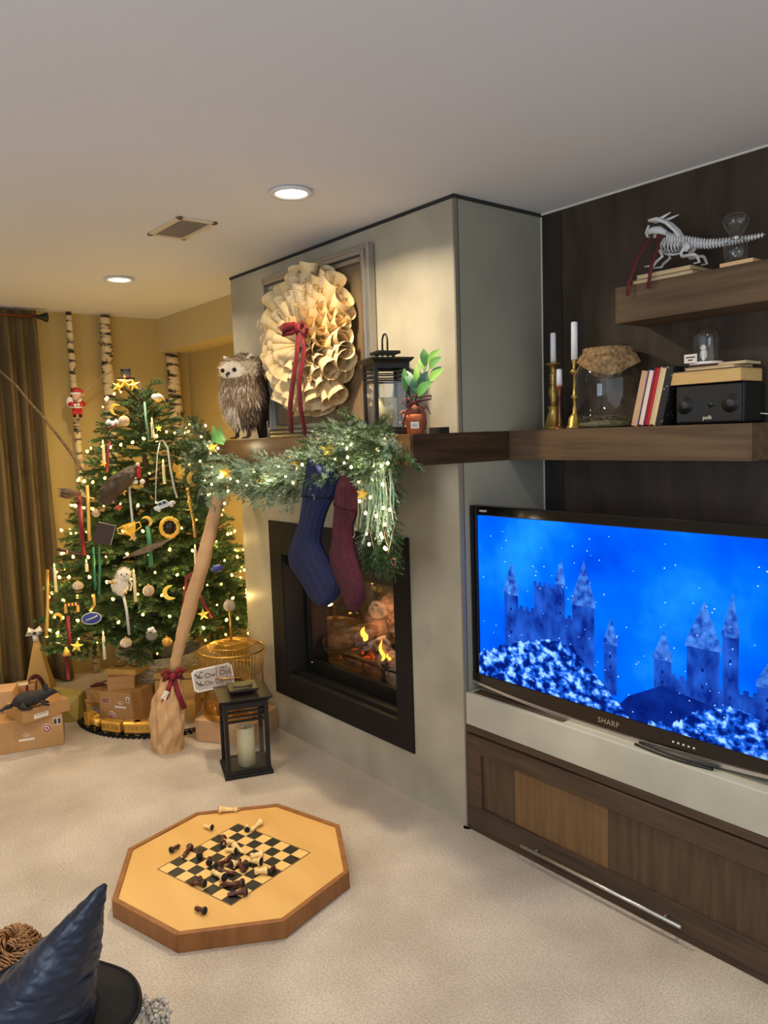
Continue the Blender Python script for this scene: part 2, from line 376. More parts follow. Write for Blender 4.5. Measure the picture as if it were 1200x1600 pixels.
# ================================================================== SETTING
H = 2.44; D = .496
def B(*a, **k): return MB().bb(*a, **k)
struct(B((-3.4, -4.2, -.06), (3.4, .9, 0)), 'floor', 'floor')
struct(B((-3.4, -4.2, H), (3.4, .9, H+.06)), 'ceiling', 'ceil')
# left wall with the window opening the curtain covers
mb = MB()
mb.bb((-3.37, -.85, 0), (-3.27, .46, H)).bb((-3.37, -4.2, 0), (-3.27, -2.3, H)).bb((-3.37, -2.3, 0), (-3.27, -.85, .9)).bb((-3.37, -2.3, 2.39), (-3.27, -.85, H))
struct(mb, 'wall_left', 'wall')
wf = MB()
for a, b in (((-3.35, -2.3, .9), (-3.3, -2.24, 2.39)), ((-3.35, -.91, .9), (-3.3, -.85, 2.39)), ((-3.35, -2.24, .9), (-3.3, -.91, .96)), ((-3.35, -2.24, 2.33), (-3.3, -.91, 2.39)), ((-3.35, -1.6, .96), (-3.3, -1.55, 2.33))): wf.bb(a, b)
win = struct(wf, 'window_1', 'white')
struct(B((-3.33, -2.24, .96), (-3.325, -.91, 2.33)), 'pane', 'glass', parent=win)
lamp('window_daylight', 'AREA', (-3.9, -1.57, 1.9), 30, (.62, .78, 1), 1.2, rot=(0, -PI/2, 0))
struct(B((-3.27, .45, 0), (-1.72, .56, H)), 'wall_back_left', 'wall')
struct(B((-3.27, .229, 2.207), (-1.73, .45, H)), 'trim_soffit', 'soffit')
# concrete chimney breast: four slabs around the fire opening
OX0, OX1, OZ0, OZ1 = -1.34, -.395, .31, 1.0
mb = MB()
mb.bb((-1.73, 0, 0), (OX0, .6, H)).bb((OX1, 0, 0), (-.004, .6, H)).bb((OX0, 0, 0), (OX1, .6, OZ0)).bb((OX0, 0, OZ1), (OX1, .6, H))
struct(mb, 'wall_fireplace', 'conc')
struct(B((-.004, .022, 0), (0, .6, H)), 'wall_fireplace_side', 'concd')
struct(B((-.006, -.002, 0), (.002, .016, H)), 'trim_1', 'steel')
struct(B((-.005, .016, 0), (-.001, .0225, H)), 'trim_2', 'shadow')
struct(B((-1.733, -.004, H-.014), (.004, 0, H-.001)).bb((0, -.004, H-.014), (.005, .6, H-.001)), 'trim_3', 'shadow')
struct(B((-.0, D-.004, .56), (.004, D+.002, H)), 'trim_4', 'white')
# stained timber wall behind the shelves, built of panels
wb = struct(B((-.0, D+.012, 0), (3.3, .62, H)), 'wall_back', 'wood2')
struct(B((.003, D, .0), (.1, D+.012, H-.006)), 'panel', 'wood2', parent=wb)
for x0, x1 in ((.103, 1.315), (1.318, 2.53), (2.533, 3.29)):
    struct(B((x0, D, .0), (x1, D+.012, H-.006)), 'panel', 'wood1', parent=wb)
struct(B((.004, D-.006, H-.008), (3.3, D, H-.001)), 'trim_5', 'white')
# wall behind the view with its daylit window (it mirrors in the jar, the dome and the television)
struct(B((-3.4, -4.3, 0), (3.4, -4.2, H)), 'wall_rear', 'rear')
mb = MB()
for a, b in (((.2, -4.2, .8), (.26, -4.16, 2.2)), ((1.64, -4.2, .8), (1.7, -4.16, 2.2)), ((.26, -4.2, .8), (1.64, -4.16, .86)), ((.26, -4.2, 2.14), (1.64, -4.16, 2.2)), ((.93, -4.2, .86), (.97, -4.17, 2.14))): mb.bb(a, b)
wn2 = struct(mb, 'window_2', 'white')
for a, b in (((.26, -4.195, .86), (.93, -4.19, 2.14)), ((.97, -4.195, .86), (1.64, -4.19, 2.14))): struct(B(a, b), 'pane', 'sky', parent=wn2)
# ceiling cans
for i, (x, y) in enumerate(CANS):
    t = thing('recessed_light', ['lit round recessed ceiling light nearest the concrete fireplace', 'lit round recessed ceiling light over the christmas tree'][i] if i < 2 else ['', '', 'lit round recessed ceiling light above the television, beyond the right edge of the view', 'lit round recessed ceiling light behind the view, across from the fireplace', 'lit round recessed ceiling light behind the view on the television side', 'lit round recessed ceiling light behind the view on the window side'][i], 'ceiling light', (x, y, H), 0, 'recessed ceiling lights')
    MB().lathe([(.055, -.001), (.075, -.002), (.078, -.009), (.06, -.012), (.055, -.004)], 32, cap=False).build('trim_ring', 'ceil', t)
    MB().lathe([(1e-5, -.004), (.057, -.003)], 32).build('lens', 'lens', t)
    lamp('light', 'AREA', (0, 0, -.016), CANP[i], WARM if x < .5 else (1, .93, .82), .1, t, R(150))
# ceiling register
vt = thing('ceiling_vent', 'small rectangular slatted air vent in the ceiling', 'vent', (-.944, -.634, H), 0)
mb = MB(); a, b = .155, .085
for c0, c1 in (((-a, -b, -.008), (a, -b+.022, 0)), ((-a, b-.022, -.008), (a, b, 0)), ((-a, -b, -.008), (-a+.022, b, 0)), ((a-.022, -b, -.008), (a, b, 0))): mb.bb(c0, c1)
mb.build('vent_frame', 'vent', vt, bev=.002)
B((-a+.02, -b+.02, -.002), (a-.02, b-.02, 0)).build('backing', mat('vent_shadow', (128, 116, 100), .8), vt)
sm = None
for k in range(11):
    q = MX.Translation((0, -b+.028+k*.0114, -.005)) @ MX.Rotation(R(28), 4, 'X')
    if sm is None: sm = MB().box((0, 0, 0), (2*a-.042, .0085, .0016)).mesh('slat', 'vent')
    sub('slat', sm, vt, q)
tag(MB().lathe([(1e-5, -.012), (.014, -.012), (.018, 0)], 14).build('ceiling_hook_cap', 'white', loc=(-2.13, -.44, H)), 'tiny pale screw cap in the ceiling beside the far recessed light', 'cap')

# ================================================================== MANTEL, SHELVES, CABINET
MZ0, MZ1 = 1.4503, 1.5664
mt = thing('mantel_shelf', 'thick dark wooden mantel wrapping the fireplace and running on as a shelf over the television', 'mantel', (-.8, -.11, MZ0))
B((-1.70, -.235, MZ0), (-.012, 0, MZ1)).build('mantel_beam', 'mantelf', mt, True, bev=.002)
B((-.012, -.235, MZ0), (.004, .277, MZ1)).build('side_board', 'mantel', mt, True, bev=.001)
B((.004, .277, MZ0), (.968, D, MZ1)).build('shelf_beam', 'shelf', mt, True, bev=.001)
B((.968, .277, MZ0), (.979, D, MZ1)).build('end_board', 'shelf', mt, True, bev=.001)
p = at('z', 1.927, 962, 506); UY = p.y; UX = p.x; UZ0 = 1.927; UZ1 = at('y', UY, 958, 451).z
us = thing('floating_shelf', 'short floating walnut shelf holding the skeleton and the hourglass', 'shelf', (UX+.4, UY+.08, UZ0))
B((UX, UY, UZ0), (1.7, D, UZ1)).build('shelf_board', 'shelf', us, True, bev=.0015)
B((UX+.001, UY-.0015, UZ0+.002), (UX+.006, UY, UZ1-.002)).build('edge_banding', 'cab2', us, True)
sl = tag(B((.003, 0, .427), (2.5, D, .555)).build('concrete_slab', 'slab', loc=(.003, 0, .427), bev=.004), 'thick pale concrete slab under the television', 'countertop')
cb = thing('media_cabinet', 'dark stained wooden media cabinet with one wide flap door', 'cabinet', (1.0, .2, 0))
B((.004, .012, 0), (2.5, .49, .427)).build('carcass', 'wood2', cb, True)
B((.004, -.001, .4), (2.5, .012, .426)).build('top_rail', 'cab', cb, True, bev=.001)
B((.004, -.001, 0), (2.5, .012, .022)).build('toe_rail', 'cab', cb, True, bev=.001)
dr = MB().bb((.012, -.006, .026), (2.3, .011, .03)).build('door', 'cab', cb, True)
for n_, a_, b_ in (('stile', (.012, -.008, .028), (.086, .011, .394)), ('stile', (2.22, -.008, .028), (2.3, .011, .394)), ('rail', (.086, -.008, .325), (2.22, .011, .394)), ('rail', (.086, -.008, .028), (2.22, .011, .109))):
    o = B(a_, b_).build(n_, 'cab', cb, True, bev=.0015); o.parent = dr
for x0, x1, mm in ((.086, .247, 'cab3'), (.248, .655, 'cab2'), (.656, 1.25, 'cab3'), (1.251, 1.75, 'cab2'), (1.751, 2.22, 'cab3')):
    o = B((x0, .003, .109), (x1, .011, .325)).build('panel', mm, cb, True, bev=.0006); o.parent = dr
hd = MB().tube([(.31, -.036, .064), (.938, -.036, .064)], .0065, 12)
for x in (.37, .878): hd.tube([(x, -.036, .064), (x, -.008, .064)], .005, 8)
o = hd.build('handle', 'chrome', cb, True); o.parent = dr; o['label'] = 'long thin brushed steel bar handle'

# ================================================================== TELEVISION
TX0, TX1, TZ0, TZ1, TY = .002, 1.262, .574, 1.287, .045
tv = thing('television', 'large flat black television with a blue winter scene on screen', 'television', (.63, TY+.05, .555))
SX0, SX1, SZ0, SZ1 = .036, 1.226, .628, 1.250
mb = MB()
mb.bb((TX0, TY, TZ0+.03), (SX0, TY+.05, TZ1)).bb((SX1, TY, TZ0+.03), (TX1, TY+.05, TZ1)).bb((SX0, TY, SZ1), (SX1, TY+.05, TZ1))
mb.build('bezel', 'gloss', tv, True, bev=.004)
def bz(x):  # the lower bezel dips towards its middle
    q = (x-TX0)/(TX1-TX0); return TZ0-.012+.028*(2*q-1)**2
n = 24; xs = [TX0+(TX1-TX0)*i/n for i in range(n+1)]
MB().prism([(x, bz(x)+.006) for x in xs]+[(TX1, SZ0), (TX0, SZ0)], .05, None, 0, TY-.002).build('lower_bezel', 'bezb', tv, True, bev=.003)
mb = MB().prism([(x, bz(x)-.002-.008*(1-(2*(x-TX0)/(TX1-TX0)-1)**2)) for x in xs]+[(x, bz(x)+.006) for x in reversed(xs)], .034, None, 0, TY-.004)
o = mb.build('trim_strip', 'chrome', tv, True); o['label'] = 'curved silver strip along the lower edge'
MB().box((.632, TY+.085, .93), (1.1, .07, .6)).build('back_housing', 'blackm', tv, True, bev=.02)
B((.5, TY+.05, .566), (.76, TY+.1, .66)).build('stand_neck', 'gloss', tv, True)
MB().lathe([(1e-5, 0), (.24, 0), (.24, .006), (.2, .012), (1e-5, .012)], 40, (.63, TY+.13, .555), sy=.52).build('stand_base', 'gloss', tv, True)
tf = frame((.63, TY, .6), (1, 0, 0), (0, 0, 1))
text('SHARP', .026, 'chrome', tv, tface(tf, .0, -.0035, -.005), spacing=1.1)
text('AQUOS', .011, 'label', tv, tface(frame((.075, TY, 1.268), (1, 0, 0), (0, 0, 1)), 0, -.001, 0))
ic = MB()
for k in range(5): ic.bb((.86+k*.017, TY-.0035, .596), (.866+k*.017, TY-.002, .601))
ic.build('indicator_lights', 'label', tv, True)
# the picture: a plain blue snowy fortress on rocks
SC = [emat('screen_sky', (0, 52, 190), 1.0, (30, 150, 255), 2.4, .3, .72, c3=(0, 96, 240)),
      emat('screen_stone', (8, 32, 120), 1.0, (32, 84, 190), 22, .35, .7, (1, 1, .6)),
      emat('screen_roof', (16, 52, 150), 1.0, (70, 132, 224), 40, .35, .7),
      emat('screen_rock', (4, 22, 100), 1.0, (150, 200, 255), 34, .42, .64, (1, 1, 1.3), 12, c3=(22, 92, 214)),
      emat('screen_snow', (190, 222, 255), 1.1),
      emat('screen_dark', (4, 20, 92), 1.0, (10, 40, 130), 20)]
si = B((SX0-.001, TY+.01, SZ0-.001), (SX1+.001, TY+.02, SZ1+.001)).build('screen', SC[0], tv, True); si['label'] = 'lit blue picture of a snowy fortress'
def sp(lay, pts, mi, d): lay.prism([(SX0+x*(SX1-SX0), SZ0+y*(SZ1-SZ0)) for x, y in pts], .0008, None, mi, TY+.0095-d*.0009)
def put(lay, name, kind=None):
    o = lay.build(name, SC, tv, True); o.parent = si
    if kind: o['kind'] = kind
def tower(x, w_, y0, y1, y2, d, mi=1):
    l = MB()
    sp(l, [(x-w_/2, y0), (x+w_/2, y0), (x+w_/2, y1), (x-w_/2, y1)], mi, d)
    sp(l, [(x-w_*.56, y1-.012), (x+w_*.56, y1-.012), (x+w_*.56, y1+.012), (x-w_*.56, y1+.012)], 2, d+1)
    sp(l, [(x-w_*.54, y1+.012), (x+w_*.54, y1+.012), (x+.004, y2)], 2, d+1)
    for k in range(3):
        sp(l, [(x-.003, y0+(y1-y0)*(.3+.2*k)), (x+.003, y0+(y1-y0)*(.3+.2*k)), (x+.003, y0+(y1-y0)*(.3+.2*k)+.016), (x-.003, y0+(y1-y0)*(.3+.2*k)+.016)], 5, d+2)
    put(l, 'tower')
def block(x0, x1, y0, y1, n_, d):   # crenellated curtain wall
    l = MB(); pts = [(x0, y0), (x0, y1)]; st = (x1-x0)/n_
    for k in range(n_):
        x = x0+k*st; pts += [(x, y1+.022), (x+st*.55, y1+.022), (x+st*.55, y1), (x+st, y1)]
    sp(l, pts+[(x1, y0)], 1, d); put(l, 'rampart')
# an invented hill fort: square keep, round towers, ramparts
block(.15, .40, .2, .46, 11, 1); block(.23, .32, .4, .62, 5, 0)
tower(.14, .055, .2, .55, .74, 3); tower(.41, .075, .2, .56, .80, 3); tower(.33, .03, .4, .66, .80, 2); tower(.50, .04, .1, .38, .52, 3)
block(.66, .99, .05, .27, 14, 3); tower(.66, .05, .1, .36, .50, 5); tower(.77, .085, .05, .46, .68, 5); tower(.84, .04, .1, .54, .74, 4); tower(.93, .05, .1, .34, .46, 5)
l = MB(); sp(l, [(.5, 0), (.86, 0), (.86, .16), (.66, .22), (.56, .12)], 5, 7); put(l, 'dark_slope')
rr = random.Random(3)
def ridge(x0, x1, f, d):
    k = 60; pts = [(x0+(x1-x0)*i/k, max(.0, f(i/k)+rr.uniform(-.012, .012))) for i in range(k+1)]
    l = MB(); sp(l, [(x0, 0)]+pts+[(x1, 0)], 3, d); put(l, 'snowy_rock')
ridge(0, .56, lambda q: (.13+.19*math.sin(min(1, q/.62)*PI/2) if q < .66 else .32-(q-.66)/.34*.32), 8)
ridge(.62, 1.0, lambda q: .02+.16*max(0, math.sin(q*PI*1.1-.5))**1.2+.03*q, 9)
l = MB()
for k in range(110):
    x, y = rr.uniform(.02, .98), rr.uniform(.03, .97); r_ = rr.uniform(.0009, .0022); sp(l, [(x-r_, y), (x, y-r_*1.7), (x+r_, y), (x, y+r_*1.7)], 4, 10)
put(l, 'snowflakes', 'stuff')
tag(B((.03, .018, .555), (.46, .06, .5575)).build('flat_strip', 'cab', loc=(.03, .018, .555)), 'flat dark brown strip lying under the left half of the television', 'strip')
cd = MB()
for dz, off in ((.559, 0), (.566, .012)):
    cd.tube([(.74+off+.26*i/10, .026-.014*math.sin(PI*i/10)+off*.5, dz) for i in range(11)], .004, 6)
tag(cd.build('power_cord', 'cord', loc=(.87, .03, .559)), 'looped black cords resting on the slab below the television', 'cord')

# ================================================================== FIREPLACE INSERT
fp = thing('gas_fireplace', 'black framed gas fireplace insert with burning logs behind glass', 'fireplace', (-.87, 0, OZ0))
mb = MB(); X0, X1, Z0, Z1 = -1.438, -.307, .2082, 1.1386
I0, I1, J0, J1 = -1.321, -.413, .326, .968
mb.bb((X0, -.008, Z0), (I0, 0, Z1)).bb((I1, -.008, Z0), (X1, 0, Z1)).bb((I0, -.008, Z0), (I1, 0, J0)).bb((I0, -.008, J1), (I1, 0, Z1))
mb.build('surround', 'surround', fp, True, bev=.001)
mb = MB(); G = .13
mb.bb((I0-.018, 0, J0-.014), (I0, G+.3, J1+.03)).bb((I1, 0, J0-.014), (I1+.017, G+.3, J1+.03)).bb((I0, 0, J1), (I1, G+.3, J1+.03)).bb((I0, 0, J0-.014), (I1, G+.3, J0))
mb.build('liner', 'blackm', fp, True)
g0, g1, h0, h1 = -1.285, -.46, .40, .915
mb = MB().bb((I0, G-.012, J0), (g0, G+.012, J1)).bb((g1, G-.012, J0), (I1, G+.012, J1)).bb((g0, G-.012, J0), (g1, G+.012, h0)).bb((g0, G-.012, h1), (g1, G+.012, J1))
mb.build('door_frame', 'black', fp, True, bev=.002)
B((I0, .03, J0), (I1, .05, J0+.02)).build('lower_lip', 'black', fp, True)
B((I0, .02, J1-.06), (I1, .04, J1)).build('hood', 'black', fp, True)
for x in (g0+.03, g1-.02): MB().lathe([(.006, 0), (.006, .01), (1e-5, .012)], 10, xf=MX.Translation((x, G-.012, h0-.018)) @ MX.Rotation(PI/2, 4, 'X')).build('screw', 'chrome', fp, True)
B((g0, G-.003, h0), (g1, G+.003, h1)).build('glass_pane', 'fglass', fp, True)
FB = G+.38
mb = MB().bb((I0, FB, J0), (I1, FB+.02, J1)).bb((I0, G+.02, J0), (I0+.012, FB, J1)).bb((I1-.012, G+.02, J0), (I1, FB, J1))
mb.build('firebox', 'brick', fp, True)
B((I0+.02, G+.05, J0), (I1-.02, FB-.01, J0+.07)).build('burner_tray', 'black', fp, True, bev=.004)
em = MB(); rr = random.Random(5)
for k in range(90): em.ball((rr.uniform(-1.25, -.48), rr.uniform(G+.07, FB-.05), J0+.075+rr.uniform(0, .02)), rr.uniform(.01, .022), 5)
o = em.build('embers', 'ember', fp, True); o['kind'] = 'stuff'
def log(a, b, r0, r1, mm, seed):
    a, b = V(a), V(b); q = random.Random(seed); n_ = 9
    pts = [a.lerp(b, i/n_)+V((q.uniform(-.006, .006),)*3) for i in range(n_+1)]
    MB().tube(pts, [(r0+(r1-r0)*i/n_)*q.uniform(.88, 1.12) for i in range(n_+1)], 10, 0).build('log', mm, fp, True)
log((-1.24, .23, .46), (-.86, .33, .60), .062, .055, 'log', 1)
log((-1.06, .36, .60), (-.60, .42, .62), .06, .06, 'log', 2)
log((-.93, .40, .72), (-.72, .36, .52), .07, .05, 'log', 3)
log((-.80, .20, .58), (-.68, .24, .40), .05, .058, 'logl', 4)
log((-.70, .36, .50), (-.60, .22, .74), .044, .026, 'logl', 5)
log((-1.28, .26, .42), (-.56, .20, .40), .034, .036, 'log', 6)
log((-.62, .33, .47), (-.47, .36, .52), .05, .05, 'log', 7)
mb = MB()
for x in (-1.1, -.9, -.7, -.52): mb.tube([(x, G+.05, .45), (x, G+.05, .40)], .006, 6)
mb.tube([(-1.2, G+.05, .45), (-.47, G+.05, .45)], .007, 6); mb.build('grate', 'black', fp, True)
def flame(x, y, z, h, r_):
    n_ = 8; MB().tube([(x+.012*math.sin(i*.9), y+.004*math.sin(i*1.3), z+h*i/n_) for i in range(n_+1)], [max(.0006, r_*math.sin(PI*min(1, .12+.88*i/n_)**.75)) for i in range(n_+1)], 8).build('flame', 'flame', fp, True)
def fl(u, v, y, h, r_): p = at('y', y, u, v); flame(p.x, y, p.z, h, r_)
fl(569, 1000, .18, .07, .014); fl(597, 1032, .17, .105, .009); fl(607, 1031, .175, .03, .006)
lamp('fire_glow', 'POINT', (-.7, .28, .6), 3.5, (1, .58, .3), .05, fp).location = XF[fp.name].inverted() @ V((-.80, .19, .72))

# ================================================================== ON THE MANTEL
def lantern(loc, rz, w_, h, name, label, folded, pins=8):
    t = thing(name, label, 'lantern', loc, rz); a = w_/2; p = w_*.045
    MB().box((0, 0, .008), (w_*1.1, w_*1.1, .016)).box((0, 0, .02), (w_*1.02, w_*1.02, .01)).build('base', 'black', t, bev=.002)
    for i in (-1, 1):
        for j in (-1, 1): MB().box((i*(a-p), j*(a-p), (.025+h*.86)/2), (2*p, 2*p, h*.86-.02)).build('post', 'black', t)
    q = w_-4*p
    for k, (zf, hh) in enumerate(((.035, .02), (.645, .022), (.70, .016), (.755, .016), (.82, .06))):
        m_ = MB(); z = h*zf+.012 if k == 0 else h*zf; g = hh*h if k else .012
        for s_ in (-1, 1): m_.box((s_*(a-p), 0, z), (p*1.2, q, g)).box((0, s_*(a-p), z), (q, p*1.2, g))
        m_.build('frame_bar' if k < 2 else 'louver', 'black', t)
    for s_ in (-1, 1):
        for ax in (0, 1):
            d = [0, 0, h*.34]; d[ax] = s_*(a-p); e = [q, q, h*.59]; e[ax] = .002
            MB().box(d, e).build('glass_pane', 'glass', t)
    m_ = MB(); z0, z1 = h*.85, h*.90; r0, r1 = a*.98, a*1.2
    for k in range(4):
        R_ = MX.Rotation(k*PI/2, 4, 'Z')
        m_.add([(-r0, -r0, z0), (r0, -r0, z0), (r1, -r1, z1), (-r1, -r1, z1)], [(0, 1, 2, 3)], 0, False, R_)
    m_.box((0, 0, z1+.002), (2*r1, 2*r1, .006)); m_.box((0, 0, z0), (2*r0, 2*r0, .004)); m_.build('roof', 'black', t)
    for k in range(pins):
        an = 2*PI*k/pins; MB().tube([(a*.5*math.cos(an), a*.5*math.sin(an), z1), (a*.5*math.cos(an), a*.5*math.sin(an), z1+.02)], .003, 6).build('pin', 'black', t)
    MB().box((0, 0, z1+.022+.006), (w_*.66, w_*.66, .012)).build('cap', 'black', t, bev=.002)
    hz = z1+.034; rw = w_*.2; hl = h*.2
    pts = [(-rw, 0, 0), (-rw, 0, hl*.6)]+[(-rw*math.cos(PI*i/8), 0, hl*.6+rw*math.sin(PI*i/8)) for i in range(1, 8)]+[(rw, 0, hl*.6), (rw, 0, 0)]
    if folded: pts = [(x, -z*.35-.01, .005+z*.02) for x, y, z in pts]
    MB().tube([(x, y, hz+z) for x, y, z in pts], .004, 8).build('handle', 'black', t)
    return t
ML = (-.285, -.115, MZ1)
lantern(ML, R(57)-PI/2+R(14), .145, .325, 'black_lantern', 'black metal lantern with an upright hoop handle on the mantel', False, 10)
def pillar(loc, r_, h, label):
    t = thing('pillar_candle', label, 'candle', loc)
    MB().lathe([(1e-5, 0), (r_, 0), (r_, h-.004), (r_*.93, h), (r_*.8, h-.004), (r_*.7, h-.012), (1e-5, h-.014)], 28).build('wax', 'wax', t)
    MB().tube([(0, 0, h-.015), (.001, 0, h+.002)], .0015, 6).build('wick', 'blackm', t)
pillar((ML[0], ML[1], MZ1+.026), .042, .12, 'ivory pillar candle inside the black lantern on the mantel')
LF = V((-1.11, -.3825, 0))
lantern(LF, R(69.8), .205, .415, 'black_lantern', 'black metal lantern standing on the carpet before the birdcage', True, 0)
pillar((LF.x+.01, LF.y, .026), .042, .185, 'ivory pillar candle inside the black floor lantern')

# --- framed backing and the paper cone wreath hung before it
FX0, FX1, FZ0, FZ1 = -1.345, -.47, MZ1, 2.362
fr = thing('picture_frame', 'large silver moulded picture frame leaning on the concrete behind the wreath', 'picture frame', (-.91, -.03, MZ1))
for k, (ins, wd, y0, y1) in enumerate(((0, .022, -.04, -.004), (.022, .02, -.05, -.004), (.042, .026, -.032, -.004))):
    i_, o_ = ins+wd, ins
    for a, b in (((FX0+o_, y0, FZ0+o_), (FX0+i_, y1, FZ1-o_)), ((FX1-i_, y0, FZ0+o_), (FX1-o_, y1, FZ1-o_)), ((FX0+i_, y0, FZ0+o_), (FX1-i_, y1, FZ0+i_)), ((FX0+i_, y0, FZ1-i_), (FX1-i_, y1, FZ1-o_))):
        B(a, b).build('moulding', 'silver', fr, True, bev=.004)
B((FX0+.06, -.014, FZ0+.06), (FX1-.06, -.005, FZ1-.06)).build('backing_panel', 'pan', fr, True)
WC = V((-.872, -.062, 1.985))
wr = thing('paper_wreath', 'round wreath of rolled book page cones with a red velvet bow', 'wreath', WC)
def cone_mesh(L, r_, seed, mm):
    q = random.Random(seed); m_ = MB(); n_ = 14; tipx = q.uniform(-.1, .1)
    def fn(u, v):
        a = 2*PI*u*1.12; rad = .006+r_*v**.85; rad *= 1-.06*u
        ex = L*v+(.02*math.cos(a-1)+.012*math.cos(2*a))*v*v
        return V((rad*math.cos(a), ex, rad*math.sin(a)))
    m_.grid(fn, n_, 4); me = m_.mesh('paper_cone', mm); return me
cm = [cone_mesh(1, .118+.02*(k % 3), k, 'papl' if k % 3 == 0 else 'pap') for k in range(6)]
q = random.Random(11)
for layer, (n_, L, y0, tilt) in enumerate(((38, .318, -.012, 3), (34, .285, -.03, 6), (30, .235, -.046, 10), (26, .178, -.06, 16), (18, .115, -.07, 24))):
    for k in range(n_):
        a = 2*PI*(k+.5*(layer % 2))/n_+q.uniform(-.05, .05); LL = L*q.uniform(.9, 1.06)*(1.0 if math.sin(a) > -.2 else .95)
        tl = R(tilt+q.uniform(-5, 6))
        d = V((math.cos(a)*math.cos(tl), -math.sin(tl), math.sin(a)*math.cos(tl)))
        sd = d.cross(V((0, -1, 0))).normalized(); up = d.cross(sd)
        mx = MX.Identity(4); wS = .95
        rot = MX.Rotation(q.uniform(0, 6.28), 4, 'Y')
        for i in range(3): mx[i][0] = sd[i]; mx[i][1] = d[i]; mx[i][2] = up[i]
        sc_ = MX.Diagonal((LL**.5*.58*wS, LL, LL**.5*.58*wS, 1))
        sub('paper_cone', q.choice(cm), wr, MX.Translation((d.x*.025, y0, d.z*.025)) @ mx @ sc_ @ rot)
MB().lathe([(1e-5, 0), (.1, 0), (.1, .012), (1e-5, .012)], 24, xf=MX.Translation((0, .02, 0)) @ MX.Rotation(PI/2, 4, 'X')).build('backing_disc', 'kraft', wr)
bw = MB(); P0 = at('y', -.235, 468, 512)
def yy(u, v, y): return at('y', y, u, v)
bw.strip([P0+V((0, -.004, 0))]+[yy(u, v, y) for u, v, y in ((460, 508, -.245), (445, 511, -.255), (439, 516, -.26), (441, 521, -.25), (456, 519, -.24))]+[P0], [.02, .028, .034, .034, .03, .026, .02], (0, -.25, 1), .002)
bw.strip([P0, yy(474, 505, -.245), yy(480, 512, -.25), yy(477, 525, -.245), P0+V((0, -.004, -.01))], .026, (0, -.4, 1), .002)
bw.ball(P0+V((0, -.008, 0)), (.018, .014, .02), 10)
o = bw.build('bow', 'velvet', wr, True); o['label'] = 'red velvet bow'
for pts in (((466, 516, -.24), (463, 560, -.24), (457, 600, -.225), (453, 640, -.19), (455, 676, -.135)), ((469, 518, -.24), (475, 545, -.24), (467, 600, -.225), (470, 640, -.185), (477, 680, -.13))):
    o = MB().strip([yy(*p) for p in pts], .027, (1, .1, 0), .0015).build('ribbon_tail', 'velvet', wr, True)

# --- fluffy owl
OW = at('y', -.15, 384, 682); OW.z = MZ1
of = face(OW, V((.43, -.9, 0))) @ MX.Scale(1.17, 4)
ow = thing('owl_figure', 'fluffy brown and cream owl figure standing on the left of the mantel', 'owl', xf=of)
def owl_r(t):      # body radius against height fraction
    return [(0, .035), (.06, .06), (.2, .088), (.4, .104), (.58, .102), (.68, .092), (.74, .09), (.84, .094), (.93, .072), (1, .004)]
prof = [(r_, .05+h*.31) for h, r_ in owl_r(0)]
MB().lathe(prof, 24, sx=1.0, sy=.86).build('body', 'furb', ow)
def rad(h):
    p_ = owl_r(0)
    for (h0_, r0_), (h1_, r1_) in zip(p_, p_[1:]):
        if h0_ <= h <= h1_: return r0_+(r1_-r0_)*(h-h0_)/(h1_-h0_)
    return .01
fu = [MB() for _ in range(4)]; q = random.Random(4)
for k in range(5200):
    h = q.random()**.9; a = q.uniform(0, 2*PI); r_ = rad(h)
    p = V((r_*math.cos(a), r_*.86*math.sin(a), .05+h*.31)); front = -math.sin(a)
    nrm = V((math.cos(a), math.sin(a), .25 if h > .7 else -.1)).normalized()
    down = V((0, 0, -1)) if h < .72 else V((q.uniform(-.4, .4), 0, .35 if front < .4 else -.2))
    L = q.uniform(.02, .042)*(1 if h < .7 else .62)
    d = (nrm*.42+down+V((q.uniform(-.3, .3), q.uniform(-.2, .2), q.uniform(-.2, .2)))).normalized()
    side = d.cross(nrm).normalized()*q.uniform(.0012, .0026)
    facep = h > .72 and front > .35
    if facep and h < .9: mi = 2 if q.random() < .92 else 1
    elif h > .72: mi = q.choice([0, 1, 0, 1, 2])
    elif h > .58: mi = q.choice([0, 0, 0, 1])
    elif h < .3 and math.cos(a) < .25: mi = q.choice([2, 2, 2, 2, 1])
    elif math.cos(a) < -.7: mi = q.choice([2, 2, 1])
    elif h < .3: mi = q.choice([0, 3, 3, 1])
    else: mi = q.choice([1, 1, 0, 0, 2])
    fu[mi].add([p-side, p+side, p+d*L], [(0, 1, 2)])
for m_, nm in zip(fu, ('furd', 'furm', 'furl', 'furx')):
    o = m_.build('plumage', nm, ow); o['kind'] = 'stuff'
